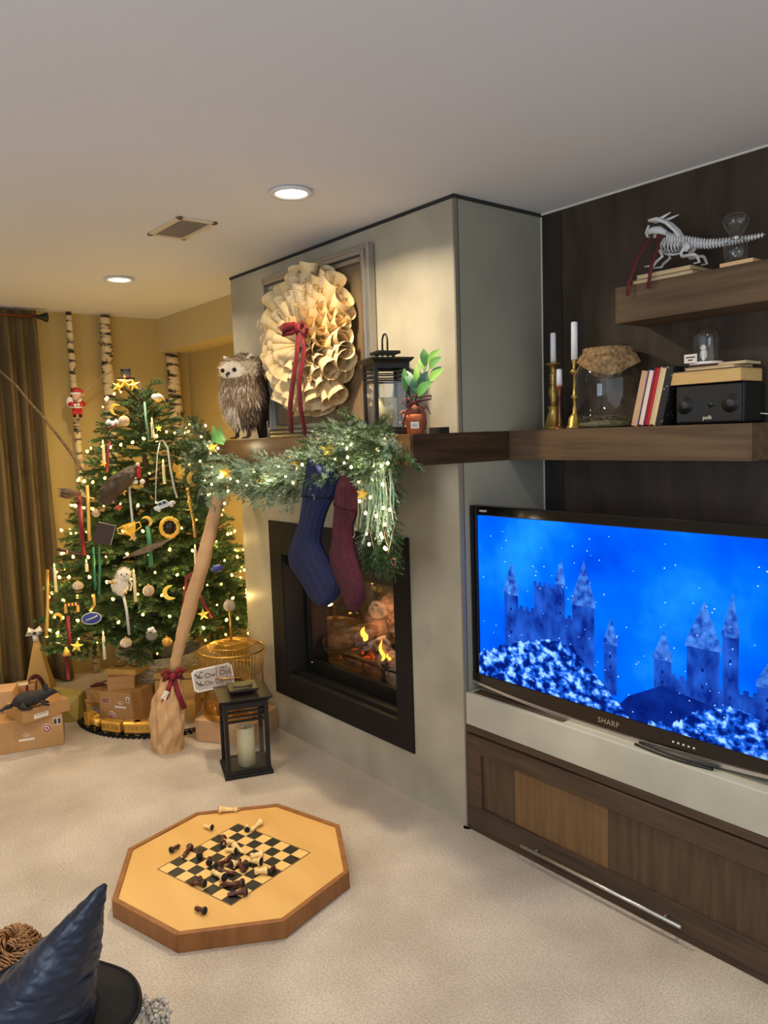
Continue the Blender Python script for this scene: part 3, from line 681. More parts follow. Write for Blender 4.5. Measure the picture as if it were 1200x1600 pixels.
for s_ in (-1, 1):
    wg = MB()
    for k in range(9):
        t_ = k/8
        wg.strip([(s_*.088, .02-.05*t_, .27-.06*t_), (s_*(.102), .035-.04*t_, .18-.05*t_), (s_*.07, .06-.03*t_, .075-.012*t_)], [.012, .026, .006], (0, 1, 0), .0015)
    o = wg.build('wing', 'furx' if s_ > 0 else 'furd', ow)
    if s_ < 0: MB().ball((-.004, -.052, .288), (.066, .04, .046), 16).build('facial_disc', 'furl', ow)
    MB().ball((s_*.03-.006, -.09, .29), .0095, 10).build('eye', 'gloss', ow)
    o = MB().strip([(s_*.05, -.03, .335), (s_*.066, -.02, .352), (s_*.078, -.01, .346)], [.03, .026, .01], (0, 1, 0), .004).build('ear_tuft', 'furl', ow)
    ft = MB().tube([(s_*.028, -.01, .06), (s_*.03, -.02, .012)], .009, 8)
    for dx in (-.012, 0, .012): ft.tube([(s_*.03, -.02, .012), (s_*.03+dx*1.3, -.05, .006)], [.006, .003], 6)
    ft.build('foot', 'stem', ow)
MB().tube([(-.006, -.088, .278), (-.006, -.104, .272), (-.006, -.1, .258)], [.008, .006, .001], 8).build('beak', 'gloss', ow)
MB().strip([(.03, .055, .12), (.035, .07, .06), (.04, .074, .004)], [.05, .055, .04], (1, 0, 0), .004).build('tail', 'furx', ow)

# --- small potted root plant
PT = at('y', -.17, 649, 678); PT.z = MZ1
pt = thing('potted_plant', 'small terracotta pot with broad green leaves and a red ribbon on the mantel corner', 'plant', xf=face(PT, tocam(PT)))
MB().lathe([(1e-5, 0), (.029, 0), (.037, .052), (.042, .053), (.044, .072), (.04, .072), (.036, .055), (1e-5, .055)], 26).build('pot', 'terra', pt)
rt = MB(); q = random.Random(2)
for k in range(6):
    a = k*1.05; rt.tube([(.0, 0, .055), (.02*math.cos(a), .02*math.sin(a), .085), (.045*math.cos(a), .035*math.sin(a), .082+.02*q.random()), (.058*math.cos(a), .045*math.sin(a), .07)], [.014, .01, .006, .002], 8)
rt.ball((0, 0, .085), (.024, .022, .026), 12); rt.build('root', 'root', pt)
def leaf(m_, base, tip, w_, nrm, mi=0):
    base, tip = V(base), V(tip); ax = tip-base; sd = ax.cross(V(nrm)).normalized(); up = sd.cross(ax).normalized(); vs = []; n_ = 6
    for i in range(n_+1):
        t_ = i/n_; c = base+ax*t_+up*(.12*ax.length*math.sin(PI*t_)); ww = w_*math.sin(PI*min(1, t_*.93+.05))**.8
        vs += [c-sd*ww+up*ww*.22, c, c+sd*ww+up*ww*.22]
    fs = []
    for i in range(n_):
        for k in (0, 1): fs.append((i*3+k, i*3+k+1, i*3+k+4, i*3+k+3))
    m_.add(vs, fs, mi, True)
def pxl(u, v): return XF[pt.name].inverted() @ at('y', -.17, u, v)
stm = MB()
for (bu, bv), (tu, tv_), w_, mm, dy in (((655, 618), (630, 578), .018, 'leafd', 0), ((652, 615), (650, 568), .012, 'leaflt', .02), ((634, 612), (632, 576), .014, 'leaf', -.02), ((664, 572), (662, 545), .016, 'leaf', .0), ((668, 566), (688, 545), .013, 'leaflt', .015), ((671, 576), (690, 558), .016, 'leaf', -.01), ((671, 596), (693, 577), .016, 'leaflt', -.015), ((672, 590), (690, 572), .012, 'leafd', .015), ((655, 608), (668, 580), .017, 'leafd', .0), ((652, 618), (676, 596), .02, 'leaf', -.01), ((648, 614), (645, 592), .016, 'leafd', -.015), ((664, 580), (655, 560), .011, 'leaflt', .02)):
    a, b = pxl(bu, bv), pxl(tu, tv_); a.y += dy*.3; b.y += dy
    m_ = MB(); leaf(m_, a, b, w_, (0, -1, .35)); m_.build('leaf', mm, pt)
    stm.tube([(0, 0, .09), (a+V((0, 0, .09)))/2, a], [.002, .0018, .001], 5)
stm.build('stem', 'leafd', pt)
rb = MB(); c_ = V((0, -.03, .115))
for pts in (((0, 0, 0), (-.03, -.006, .016), (-.045, -.004, .004), (-.03, 0, -.012), (0, 0, 0)), ((0, 0, 0), (.035, -.004, .02), (.062, .002, .022), (.06, .004, .01), (0, 0, 0))): rb.strip([c_+V(p) for p in pts], .012, (0, 1, .4), .001)
for pts in (((0, 0, 0), (-.03, -.01, -.03), (-.042, -.01, -.07), (-.044, -.008, -.112)), ((0, 0, 0), (.03, -.012, -.03), (.038, -.012, -.07), (.036, -.014, -.1)), ((0, 0, 0), (.012, -.012, .03), (-.03, .01, .0))): rb.strip([c_+V(p) for p in pts], .008, (1, .2, 0), .001)
rb.ball(c_, .009, 8); rb.build('ribbon', 'wine', pt)
B((-.016, -.0405, .02), (.014, -.038, .044)).build('tag', 'label', pt)
mb = MB()
for k in range(3): mb.bb((-.012, -.0412, .026+k*.005), (.01, -.0404, .0275+k*.005))
mb.build('print', 'ink', pt)
bx = MB().bb((-.03, -.05, 0), (.05, -.02, .022)); o = bx.build('black_remote_box', 'blackm', loc=None); o.location = (-.06+.0, -.02, MZ1); tag(o, 'tiny black box lying on the mantel behind the potted plant', 'box')
o = bpy.data.objects['black_remote_box']; o.name = 'small_black_box'

# ================================================================== ON THE SHELVES
SZ = MZ1
def candlestick(x, y, prof, mm, ch, cr, label, hz):
    t = thing('candlestick', label, 'candlestick', (x, y, SZ))
    MB().lathe(prof, 24).build('stick', mm, t)
    c = thing('taper_candle', label.split(' candlestick')[0].replace('brass', 'candle in the brass').replace('copper', 'candle in the copper')+' stick', 'candle', (x, y, SZ+hz))
    MB().lathe([(1e-5, 0), (cr, 0), (cr*.94, ch-.004), (cr*.8, ch), (1e-5, ch)], 18).build('wax', 'waxw', c)
    c['label'] = 'white '+label.split('|')[0] if False else c['label']
    return t, c
PH = .15   # chunky, small, slim
def zz(u, v, y): return at('y', y, u, v).z-SZ
y0 = .385
hA = zz(866, 567, y0); xA = at('y', y0, 865, 600).x
t, c = candlestick(xA, y0, [(1e-5, 0), (.042, 0), (.043, .006), (.036, .014), (.028, .05), (.018, .075), (.024, .083), (.024, .088), (.013, .094), (.015, .12), (.021, .15), (.012, .175), (.018, .183), (.012, .19), (.018, .197), (.012, .205), (.018, .212), (.012, .22), (.014, hA-.01), (.03, hA-.006), (.03, hA), (1e-5, hA)], 'brass', zz(866, 520, y0)-hA, .0115, 'stout ringed brass candlestick nearest the concrete side wall', hA)
c['label'] = 'white taper candle in the stout ringed brass candlestick'
y1 = .345; xB = at('y', y1, 874, 600).x; hB = zz(873, 603, y1)
t, c = candlestick(xB, y1, [(1e-5, 0), (.026, 0), (.026, .004), (.008, .01), (.0045, .02), (.0045, hB-.04), (.008, hB-.038), (.006, hB-.025), (.013, hB-.012), (.02, hB-.003), (.02, hB), (1e-5, hB)], 'copper', zz(873, 577, y1)-hB, .0115, 'short thin copper stemmed candlestick in front of the stout one', hB)
c['label'] = 'short white candle stub on the thin copper candlestick'
y2 = .335; xC = at('y', y2, 898, 600).x; hC = zz(898, 562, y2)
t, c = candlestick(xC, y2, [(1e-5, 0), (.034, 0), (.034, .006), (.028, .012), (.024, .04), (.013, .055), (.008, .06), (.01, .075), (.006, .085), (.007, .11), (.016, .12), (.007, .13), (.006, .2), (.012, .205), (.018, .213), (.012, .221), (.006, .226), (.012, hC-.005), (.013, hC), (1e-5, hC)], 'brass', zz(898, 503, y2)-hC, .0125, 'slim tall brass candlestick beside the big glass jar', hC)
c['label'] = 'tallest white taper candle beside the big glass jar'

yj = .39; xj = at('y', yj, 950, 650).x; rj = .118
jr = thing('glass_jar', 'big clear glass jar capped with burlap and holding dried moss', 'jar', (xj, yj, SZ))
jr_r = rj
prof = [(1e-5, .002), (rj*.9, .002), (rj, .012), (rj*1.0, .17), (rj*.97, .2), (rj*.82, .235), (rj*.70, .25), (rj*.70, .275), (rj*.72, .28)]
MB().lathe(prof, 40, cap=False).build('glass_wall', 'glass', jr)
def burl(u, v):
    a = 2*PI*u
    if v < .5: r_ = rj*.73*v*2; z = .286+.004*math.sin(5*a)*v
    else:
        t_ = (v-.5)*2; r_ = rj*(.75+.16*t_+.05*math.sin(7*a)*t_+.08*math.sin(3*a+1)*t_); z = .286-.075*t_*(1+.35*math.sin(2*a+3.4))
        if t_ < .45: r_ = rj*.76
    return V((r_*math.cos(a), r_*math.sin(a), z+.004))
MB().grid(burl, 48, 12).build('burlap_cover', 'burlap', jr)
MB().tube([(rj*.78*math.cos(a/24*2*PI), rj*.78*math.sin(a/24*2*PI), .262) for a in range(24)], .004, 6, closed=True).tube([(-.04, -rj*.75, .26), (-.06, -rj*.8, .22), (-.075, -rj*.85, .19)], .002, 5).build('twine', 'burlap', jr)
ms = MB(); q = random.Random(6)
for k in range(700):
    a, r_ = q.uniform(0, 6.28), rj*.92*math.sqrt(q.random()); p = V((r_*math.cos(a), r_*math.sin(a), q.uniform(.006, .045))); d = V((q.uniform(-1, 1), q.uniform(-1, 1), q.uniform(-.2, .6)))*.012
    ms.add([p, p+V((.002, .001, .002)), p+d], [(0, 1, 2)])
ms.lathe([(1e-5, .004), (rj*.9, .005), (rj*.9, .02), (1e-5, .03)], 20)
o = ms.build('moss', 'moss', jr); o['kind'] = 'stuff'
# leaning books between jar and loudspeaker
def book(name, label, dims, cover, pg, xf, group=None, spine=True):
    w_, d_, h_ = dims; c_ = .003
    t = thing(name, label, 'book', xf=xf, group=group)
    MB().bb((-w_/2, 0, 0), (-w_/2+c_, d_, h_)).bb((w_/2-c_, 0, 0), (w_/2, d_, h_)).bb((-w_/2+c_, d_-c_ if spine else 0, 0), (w_/2-c_, d_ if spine else c_, h_)).build('cover', cover, t, bev=.0006)
    B((-w_/2+c_, .003, .003), (w_/2-c_, d_-c_, h_-.003)).build('pages', pg, t)
    return t
yb = .33; lean = R(13); xb = at('y', yb, 986, 664).x; xo = xb
for nm, wd, hh, cv, pg, sp_ in (('tan clothbound book leaning nearest the glass jar', .024, .192, 'tan', 'tan', False), ('blue covered book with cream page edges leaning second from the jar', .025, .194, 'bluec', 'pinkc', True), ('bright red covered book leaning in the middle of the row', .02, .2, 'redc', 'redc', True), ('cream book leaning against the black patterned one', .022, .198, 'cream', 'page', True), ('black patterned notebook leaning against the loudspeaker', .026, .2, 'pattern', 'pattern', False)):
    xf = MX.Translation((xo+wd/2, yb, SZ)) @ MX.Translation((-wd/2, 0, 0)) @ MX.Rotation(lean, 4, 'Y') @ MX.Translation((wd/2, 0, 0))
    xf = MX.Translation((0, 0, wd*math.sin(lean)+.0005)) @ xf
    book('leaning_book', nm, (wd-.001, .13, hh), cv, pg, xf, 'books leaning on the shelf', sp_); xo += wd/math.cos(lean)
ys = .335; s0 = at('y', ys, 1033, 640).x+.012; s1 = at('y', ys, 1160, 640).x; s0 = max(s0, xo+.045); spz = at('y', ys, 1100, 600).z-SZ
sk = thing('loudspeaker', 'black centre loudspeaker lying on the shelf beneath the books', 'speaker', ((s0+s1)/2, ys, SZ))
sw = (s1-s0)/2
B((-sw, .012, .003), (sw, .155, spz)).build('cabinet', 'blackm', sk, bev=.006)
B((-sw+.004, 0, .007), (sw-.004, .012, spz-.004)).build('grille', 'gloss', sk, bev=.004)
sk.children[1].data.materials[0] = mat('speaker_cloth', (20, 21, 23), .6)
for dx, r_ in ((-.08, .03), (.012, .012), (.075, .03)):
    MB().lathe([(1e-5, .004), (r_*.35, .004), (r_*.5, .0), (r_, .003)], 24, xf=MX.Translation((dx, .002, spz*.5)) @ MX.Rotation(PI/2, 4, 'X')).build('driver', mat('cone_grey', (44, 45, 48), .5), sk)
text('polk', .018, 'label', sk, tface(XF[sk.name], 0, -.0015, .022))
MB().tube([(sw, .12, .03), (sw+.03, .13, .026), (sw+.09, .14, .02)], .0025, 6).build('cable', 'label', sk)
zt = SZ+spz
bx0, bx1 = at('y', .33, 1046, 590).x, at('y', .33, 1158, 590).x; bh = at('y', .33, 1100, 575).z-at('y', .33, 1100, 597).z
def flat(name, label, x0, x1, y0_, y1_, z, h_, cover, pg, cat='book', rz=0):
    c_ = V(((x0+x1)/2, (y0_+y1_)/2, z)); w_, d_ = (x1-x0)/2, (y1_-y0_)/2; k = .0022
    t = thing(name, label, cat, c_, rz)
    B((-w_, -d_, 0), (w_, d_, k)).bb if False else None
    MB().bb((-w_, -d_, 0), (w_, d_, k)).bb((-w_, -d_, h_-k), (w_, d_, h_)).bb((-w_, d_-k, k), (w_, d_, h_-k)).build('cover', cover, t, bev=.0005)
    B((-w_+.003, -d_+.003, k), (w_-.003, d_-k, h_-k)).build('pages', pg, t)
    return z+h_
z = flat('thick_book', 'thick old book with tan page edges lying on the loudspeaker', bx0, bx1, .33, .475, zt+.001, bh, 'book', 'pageo')
z = flat('thin_booklet', 'thin worn booklet under the glass dome', bx0+.045, bx1-.025, .345, .455, z+.0005, .011, 'tan', 'page', 'booklet', R(-3))
z = flat('thin_booklet', 'thin brown booklet lying right of the glass dome', bx0+.15, bx1-.004, .36, .47, z+.0005, .008, 'cream', 'page', 'booklet', R(3))
cx_ = at('y', .4, 1110, 560).x; z -= .0
dm = thing('glass_dome', 'small glass dome over a tiny white bird on a white base', 'cloche', (cx_-.012, .395, z))
MB().lathe([(1e-5, 0), (.052, 0), (.052, .008), (1e-5, .008)], 30).build('base', 'whitep', dm)
MB().lathe([(.041, .008), (.042, .085)]+[(.042*math.cos(a*PI/16), .085+.042*math.sin(a*PI/16)) for a in range(1, 8)]+[(1e-4, .127)], 30, cap=False).build('glass_cover', 'glass', dm)
MB().ball((-.008, 0, .034), (.012, .012, .02), 10).ball((-.008, -.004, .056), .01, 10).build('bird', 'whitep', dm)
MB().ball((-.011, -.0135, .058), .0016, 6).ball((-.005, -.0135, .058), .0016, 6).build('bird_eyes', 'gloss', dm)['kind'] = 'stuff'
gm = MB()
for k in range(14): gm.tube([(.014+.006*math.cos(k), .004*math.sin(k), .008), (.016+.012*math.cos(k*1.3), .01*math.sin(k*1.7), .03+.003*k)], [.0016, .0006], 4)
gm.build('dried_grass', 'moss', dm)['kind'] = 'stuff'
B((-.046, -.056, .006), (-.002, -.053, .034)).build('card', 'label', dm)
mb = MB().bb((-.04, -.0568, .022), (-.008, -.0558, .026)).bb((-.032, -.0568, .013), (-.016, -.0558, .017)); mb.build('print', 'ink', dm)

# upper shelf: books, skeleton, hourglass
yu = UY+.012
z = flat('skeleton_book', 'pale page edged book lying lowest under the white skeleton', at('y', yu, 987, 440).x, at('y', yu, 1082, 425).x, yu, yu+.15, UZ1+.0005, .016, 'cab2', 'page')
z = flat('skeleton_book', 'upper thin book directly under the white skeleton', at('y', yu, 993, 430).x, at('y', yu, 1078, 415).x, yu+.004, yu+.145, z+.0005, .014, 'page', 'page')
bpy.data.objects['skeleton_book'].name = 'flat_book'; bpy.data.objects['skeleton_book.001'].name = 'flat_book.001'
KY = yu+.07; K0 = at('y', KY, 1040, 412); K0.z = z
dn = thing('dragon_skeleton', 'white toy skeleton of a horned long tailed beast standing on two books', 'skeleton', K0)
def kp(u, v, dy=0): p = at('y', KY, u, v); p.y += dy; return p
sp_ = [(1041, 372), (1052, 375), (1064, 377), (1078, 378), (1092, 380), (1106, 381), (1120, 380), (1135, 378), (1150, 376), (1165, 373), (1180, 370), (1196, 366)]
pts = [kp(*p) for p in sp_]
MB().tube(pts, [.0045]*5+[.004, .0036, .0032, .0028, .0024, .002, .0008], 8).build('spine', 'bone', dn, True)
cum = 0; vm = None
for i in range(len(pts)-1):
    for j in range(3):
        t_ = j/3; p = pts[i].lerp(pts[i+1], t_); f_ = (i+t_)/len(pts); r_ = .0165*(1-f_)**.8+.003
        MB().lathe([(r_*.5, -.0032), (r_, -.0014), (r_, .0014), (r_*.5, .0032)], 8, xf=MX.Translation(p) @ MX.Rotation(PI/2, 4, 'Y') @ MX.Diagonal((1.25, .75, 1, 1))).build('vertebra', 'bone', dn, True)
skl = MB()
skl.tube([kp(1040, 366), kp(1030, 360), kp(1020, 360), kp(1010, 364)], [.012, .015, .012, .007], 10)
skl.tube([kp(1030, 368), kp(1020, 370), kp(1014, 371)], [.006, .005, .003], 8)
skl.tube([kp(1014, 352), kp(1010, 364), kp(1012, 371)], [.004, .006, .003], 8); skl.build('skull', 'bone', dn, True)
for dy in (-.018, 0, .018):
    MB().tube([kp(1018, 346, dy), kp(1030, 343, dy), kp(1045, 349, dy), kp(1057, 360, dy), kp(1065, 371, dy)], [.005, .006, .0055, .005, .003], 8).build('crest_bone', 'bone', dn, True)
for dy in (-.012, .02): MB().tube([kp(1032, 344, dy), kp(1042, 339, dy*1.3), kp(1053, 333, dy*1.6)], [.006, .0045, .001], 8).build('horn', 'bone', dn, True)
MB().tube([kp(1040, 366), kp(1036, 378), kp(1038, 386)], [.006, .005, .004], 8).build('neck', 'bone', dn, True)
for k in range(6):
    u = 1036+k*5.2; top = kp(u+5, 374+k*.5); lo_ = kp(u+1, 396-abs(k-2)*1.5)
    for s_ in (-1, 1):
        mid = (top+lo_)/2+V((0, s_*.026, 0)); MB().tube([top, top.lerp(mid, .6)+V((0, s_*.008, 0)), mid, mid.lerp(lo_, .6)+V((0, s_*.006, 0)), lo_], .0026, 6).build('rib', 'bone', dn, True)
MB().tube([kp(1033, 390), kp(1040, 397), kp(1052, 398), kp(1062, 396)], .0035, 6).build('breastbone', 'bone', dn, True)
MB().tube([kp(1074, 378, -.015), kp(1080, 388, -.02), kp(1076, 394, -.02)], [.006, .01, .005], 8).tube([kp(1074, 378, .015), kp(1080, 388, .02), kp(1076, 394, .02)], [.006, .01, .005], 8).build('pelvis', 'bone', dn, True)
for s_ in (-1, 1):
    dy = .024*s_
    MB().tube([kp(1078, 384, dy), kp(1070, 397, dy), kp(1072, 402, dy)], [.007, .005, .006], 8).tube([kp(1072, 402, dy), kp(1092, 399, dy), kp(1094, 401, dy)], [.006, .005, .005], 8).tube([kp(1094, 400, dy), kp(1099, 411, dy), kp(1090, 413, dy)], [.005, .004, .003], 8).build('hind_leg', 'bone', dn, True)
    MB().tube([kp(1037, 392, dy), kp(1041, 402, dy), kp(1030, 412, dy)], [.006, .005, .005], 8).tube([kp(1030, 412, dy), kp(1028, 416, dy), kp(1013, 418, dy)], [.005, .004, .002], 8).build('front_leg', 'bone', dn, True)
rbn = MB(); yq = -.04
rbn.strip([kp(1030, 371, yq), kp(1025, 385, -.06), kp(1016, 410, -.085), kp(1007, 450, -.098), kp(1006, 466, -.098)], .013, (1, .1, 0), .001)
rbn.strip([kp(1042, 371, yq), kp(1043, 390, -.06), kp(1041, 420, -.09), kp(1038, 455, -.098)], .013, (1, .1, 0), .001)
rbn.tube([kp(1031, 369, 0)+V((0, .02*math.sin(a*PI/6), 0))+(kp(1041, 371)-kp(1031, 369))*(.5-.5*math.cos(a*PI/6)) for a in range(12)], .006, 6, closed=True)
rbn.ball(kp(1036, 371, -.028), .009, 8)
o = rbn.build('ribbon', 'wine', dn, True); o['label'] = 'dark red ribbon tied round its neck'
hx = at('y', UY+.03, 1150, 405); hg = thing('hourglass', 'clear two bulb hourglass standing on a pale wooden slab', 'hourglass', (hx.x, UY+.03, UZ1+.013))
hh = at('y', UY+.03, 1150, 333).z-UZ1-.013
MB().lathe([(1e-5, .001), (.03, .001), (.036, .012), (.038, .035), (.032, .062), (.014, hh*.47), (.007, hh*.5), (.014, hh*.53), (.034, hh*.72), (.042, hh*.84), (.036, hh*.95), (.02, hh*.99), (1e-5, hh)], 32).build('glass_bulbs', 'glass', hg)
MB().lathe([(.011, hh*.47), (.012, hh*.5), (.011, hh*.53)], 16, cap=False).build('collar', 'chrome', hg)
p0, p1 = at('y', UY+.004, 1128, 415), at('y', UY+.004, 1176, 405)
tag(B((p0.x-.008, UY+.004, UZ1), (p1.x, UY+.1, UZ1+.013)).build('wooden_slab', 'pale', loc=(hx.x, UY+.03, UZ1), bev=.002), 'pale wooden slab under the hourglass', 'slab')

# ================================================================== CURTAIN AND BIRCHES
q = random.Random(8)
def curt(u, v):
    y = -.615-u*1.15; top = min(1, v/.09)
    f = math.sin(u*1.15/.088*2*PI+.9*math.sin(u*9))*(.034+.018*v)+.012*math.sin(u*47+2*v)
    y += .014*math.sin(u*33+1)*v-.05*v*v*(1-u)*0+.05*v**3*(u < .02)
    return V((-3.175+f*(.55+.45*top), y, 2.425-v*2.41))
ct = thing('curtain', 'floor length olive velvet curtain hanging at the left window', 'curtain', (-3.17, -1.2, 0))
o = MB().grid(curt, 260, 24).build('drape', 'velour', ct, True)
o.modifiers.new('s', 'SOLIDIFY').thickness = .004
def rodp(k): return MB().lathe([(1e-5, 0), (.014, .002), (.014, .012), (.03, .05), (.03, .058), (1e-5, .06)], 18, xf=MX.Translation((-3.155, k, 2.385)) @ MX.Rotation(-PI/2, 4, 'X'))
rd = thing('curtain_rod', 'dark curtain rod ending in a flared finial', 'curtain rod', (-3.155, -1.2, 2.385))
MB().tube([(-3.155, -1.8, 2.385), (-3.155, -.6, 2.385)], .011, 12).build('rod', 'copper', rd, True)
o = rodp(-.612).build('finial', 'black', rd, True)
MB().tube([(-3.27, -.66, 2.385), (-3.155, -.66, 2.385)], .007, 8).build('bracket', 'black', rd, True)
def birch(label, pts, r0, seed):
    g = random.Random(seed); t = thing('birch_trunk', label, 'tree trunk', pts[0])
    P = [V(p) for p in pts]; pl = []
    for a, b in zip(P, P[1:]):
        for k in range(8): pl.append(a.lerp(b, k/8)+V((g.uniform(-.004, .004), g.uniform(-.004, .004), 0)))
    pl.append(P[-1])
    MB().tube(pl, [r0*(1.12-.22*i/len(pl))*g.uniform(.95, 1.06) for i in range(len(pl))], 14).build('bark', 'bark', t, True)
    for k in range(5):
        i = g.randrange(8, len(pl)-4); a = g.uniform(-2.2, .6); d = V((math.cos(a), math.sin(a), .7))
        MB().tube([pl[i]+d*r0*.6, pl[i]+d*(r0+.03)], [.006, .002], 6).build('twig', 'stem', t, True)
def wx(x, u, v): return at('x', x, u, v)
BX = -3.2
p = wx(BX, 107, 490); b = [wx(BX, 148, 1000), wx(BX, 133, 800), wx(BX, 118, 640), V((BX, p.y, 2.438))]; b[0].z = 0
birch('thinnest pale birch trunk nearest the curtain', b, .021, 1)
p = wx(BX, 164, 490); birch('middle birch trunk rising behind the tree top', [V((BX+.02, wx(BX, 182, 900).y, 0)), wx(BX, 170, 600), V((BX, p.y, 2.438))], .036, 2)
p = at('y', .31, 268, 552); birch('thickest birch trunk standing under the soffit', [V((p.x+.03, .31, 0)), at('y', .31, 280, 690), V((p.x, .31, 2.205))], .048, 3)
# bare arching branch across the curtain, thin twig by the tree top
br = [at('y', -.62, u, v) for u, v in ((-60, 545), (0, 580), (25, 602), (45, 627), (66, 650), (90, 680), (110, 706), (131, 738), (142, 800))]
br = [wx(-2.86, u, v) for u, v in ((-70, 545), (0, 580), (25, 602), (45, 627), (66, 650), (90, 680), (110, 706), (131, 738), (139, 800), (140, 900))]
tag(MB().tube(br, [.004, .006, .007, .008, .0085, .009, .0095, .01, .01, .01], 8).build('arching_branch', 'bark2', loc=br[-1]), 'long bare arching branch crossing in front of the curtain', 'branch')
tw = [wx(-3.05, u, v) for u, v in ((118, 628), (134, 610), (150, 595), (170, 583), (190, 574), (206, 568))]
tag(MB().tube(tw, [.005, .0055, .005, .0045, .0035, .002], 6).build('thin_twig', 'stickw', loc=tw[0]), 'thin curved twig between the birch trunks', 'twig')
# small red suited figure on the thin birch
sp0 = wx(-3.12, 121, 645); sf = face(sp0, tocam(sp0))
st = thing('climbing_figure', 'small red suited bearded figure clinging to the thin birch trunk', 'ornament', xf=sf)
MB().ball((0, 0, .045), (.034, .03, .04), 14).build('body', 'red', st)
MB().ball((.004, -.012, .105), (.03, .028, .032), 14).build('face', 'skinp', st)
MB().ball((.012, -.024, .083), (.022, .016, .02), 12).build('beard', 'whitep', st)
MB().lathe([(.034, 0), (.036, .006), (.034, .013), (.03, .013)], 18, (0, -.004, .118)).ball((.045, -.02, .118), .009, 8).build('fur_trim', 'whitep', st)
MB().tube([(0, -.004, .125), (.004, -.004, .145), (.028, -.012, .142), (.044, -.02, .122)], [.031, .024, .014, .008], 12).build('hat', 'red', st)
for s_ in (-1, 1):
    MB().tube([(s_*.03, 0, .07), (s_*.042, -.02, .055), (s_*.012, -.04, .05)], [.014, .014, .011], 10).build('arm', 'red', st)
    MB().ball((s_*.01, -.044, .05), .011, 8).build('mitten', 'whitep', st)
    MB().tube([(s_*.014, -.004, .02), (s_*.018, -.014, -.012)], [.017, .013], 10).build('leg', 'red', st)
    MB().ball((s_*.018, -.02, -.022), (.012, .018, .01), 8).build('boot', 'blackm', st)
MB().ball((-.04, .006, .07), (.026, .026, .036), 12).build('sack', 'whitep', st)
MB().lathe([(.035, .03), (.036, .036), (.035, .04)], 18, cap=False).build('belt', 'whitep', st)

# ================================================================== CHRISTMAS TREE
TX, TYY = -2.33, -.30
TP = [(.30, .30), (.40, .56), (.50, .60), (.65, .56), (.82, .52), (1.0, .47), (1.2, .40), (1.4, .33), (1.6, .265), (1.78, .20), (1.9, .13), (1.97, .04)]
def TR(z):
    for (a, ra), (b_, rb_) in zip(TP, TP[1:]):
        if a <= z <= b_: return ra+(rb_-ra)*(z-a)/(b_-a)
    return 0
def branch_mesh(name, seed, dens=1.0, droop=.0, nl=.095, frost=0, mats=('needle1', 'needle2', 'stem'), width=.0125, nside=9, side=.46):
    g = random.Random(seed); m_ = MB()
    def sprig(a, b, n_):
        a, b = V(a), V(b); ax = (b-a).normalized(); s1 = ax.orthogonal().normalized(); s2 = ax.cross(s1)
        m_.tube([a, b], [.006, .003], 4, 2, cap=False)
        for k in range(int(n_)):
            t_ = (k+g.random())/n_; an = g.uniform(0, 2*PI); out = s1*math.cos(an)+s2*math.sin(an)
            d = (out*.8+ax*.75+V((0, 0, -droop))).normalized(); L = nl*g.uniform(.7, 1.15)*(1-.25*t_); p = a.lerp(b, t_); w_ = d.cross(ax).normalized()*width
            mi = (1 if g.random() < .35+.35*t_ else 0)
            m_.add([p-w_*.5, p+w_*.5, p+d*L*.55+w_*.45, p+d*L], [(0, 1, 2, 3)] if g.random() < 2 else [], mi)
    sprig((0, 0, 0), (0, 1, -.05-droop*.3), 70*dens)
    for k in range(nside):
        t_ = .25+.62*k/nside; s_ = 1 if k % 2 else -1; L = side*(1.05-t_)+.12
        a = V((0, t_, -.05*t_)); d = V((s_*.75, .66, g.uniform(-.2, .25)-droop*.3))
        sprig(a, a+d*L, 42*dens*(L/.35)**.7)
    return m_.mesh(name, mats)
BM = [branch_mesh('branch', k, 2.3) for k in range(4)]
tr = thing('christmas_tree', 'decorated dark green christmas tree in the corner by the fireplace', 'christmas tree', (TX, TYY, 0))
MB().tube([(0, 0, .02), (0, 0, 1.0), (0, 0, 1.93)], [.03, .022, .008], 10).build('trunk', 'stem', tr)
def orient(o_, d, roll=0):
    d = V(d).normalized(); x = d.cross(V((0, 0, 1))).normalized(); z = x.cross(d); mx = MX.Identity(4)
    for i in range(3): mx[i][0] = x[i]; mx[i][1] = d[i]; mx[i][2] = z[i]; mx[i][3] = o_[i]
    return mx @ MX.Rotation(roll, 4, 'Y')
g = random.Random(21); nb = 0; ang = 0; CAMA = math.atan2(CP.y-TYY, CP.x-TX)
NB = 215
for k in range(NB):
    f_ = (k+.5)/NB; z = .45+1.49*(1-(1-f_)**.66)
    ang += 2.39996
    # fewer branches on the wall side of the tree
    a = ang; r_ = TR(z)*g.uniform(.88, 1.08)+.02
    L = min(.34, max(.13, r_*.72))*g.uniform(.85, 1.1)
    if a and math.cos(a-CAMA) < -.55 and k % 3: L *= 1.0
    el = g.uniform(-.16, .16)+.5*max(0, (z-1.7)/.25)
    d = V((math.cos(a), math.sin(a), el)); d.normalize()
    st_ = max(0, r_-L*.92); o_ = V((math.cos(a)*st_, math.sin(a)*st_, z-el*L*.5))
    wx_ = TX+math.cos(a)*(r_+.02)
    if wx_ < -3.2: continue
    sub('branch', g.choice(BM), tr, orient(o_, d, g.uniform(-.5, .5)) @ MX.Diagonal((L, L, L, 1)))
for k in range(90):
    f_ = (k+.5)/90; z = .42+1.4*(1-(1-f_)**.62); a = k*2.39996+1; L = max(.1, TR(z)*.62); d = V((math.cos(a), math.sin(a), .12)); sub('branch', BM[k % 4], tr, orient(V((0, 0, z-.03)), d) @ MX.Diagonal((L, L, L, 1)))
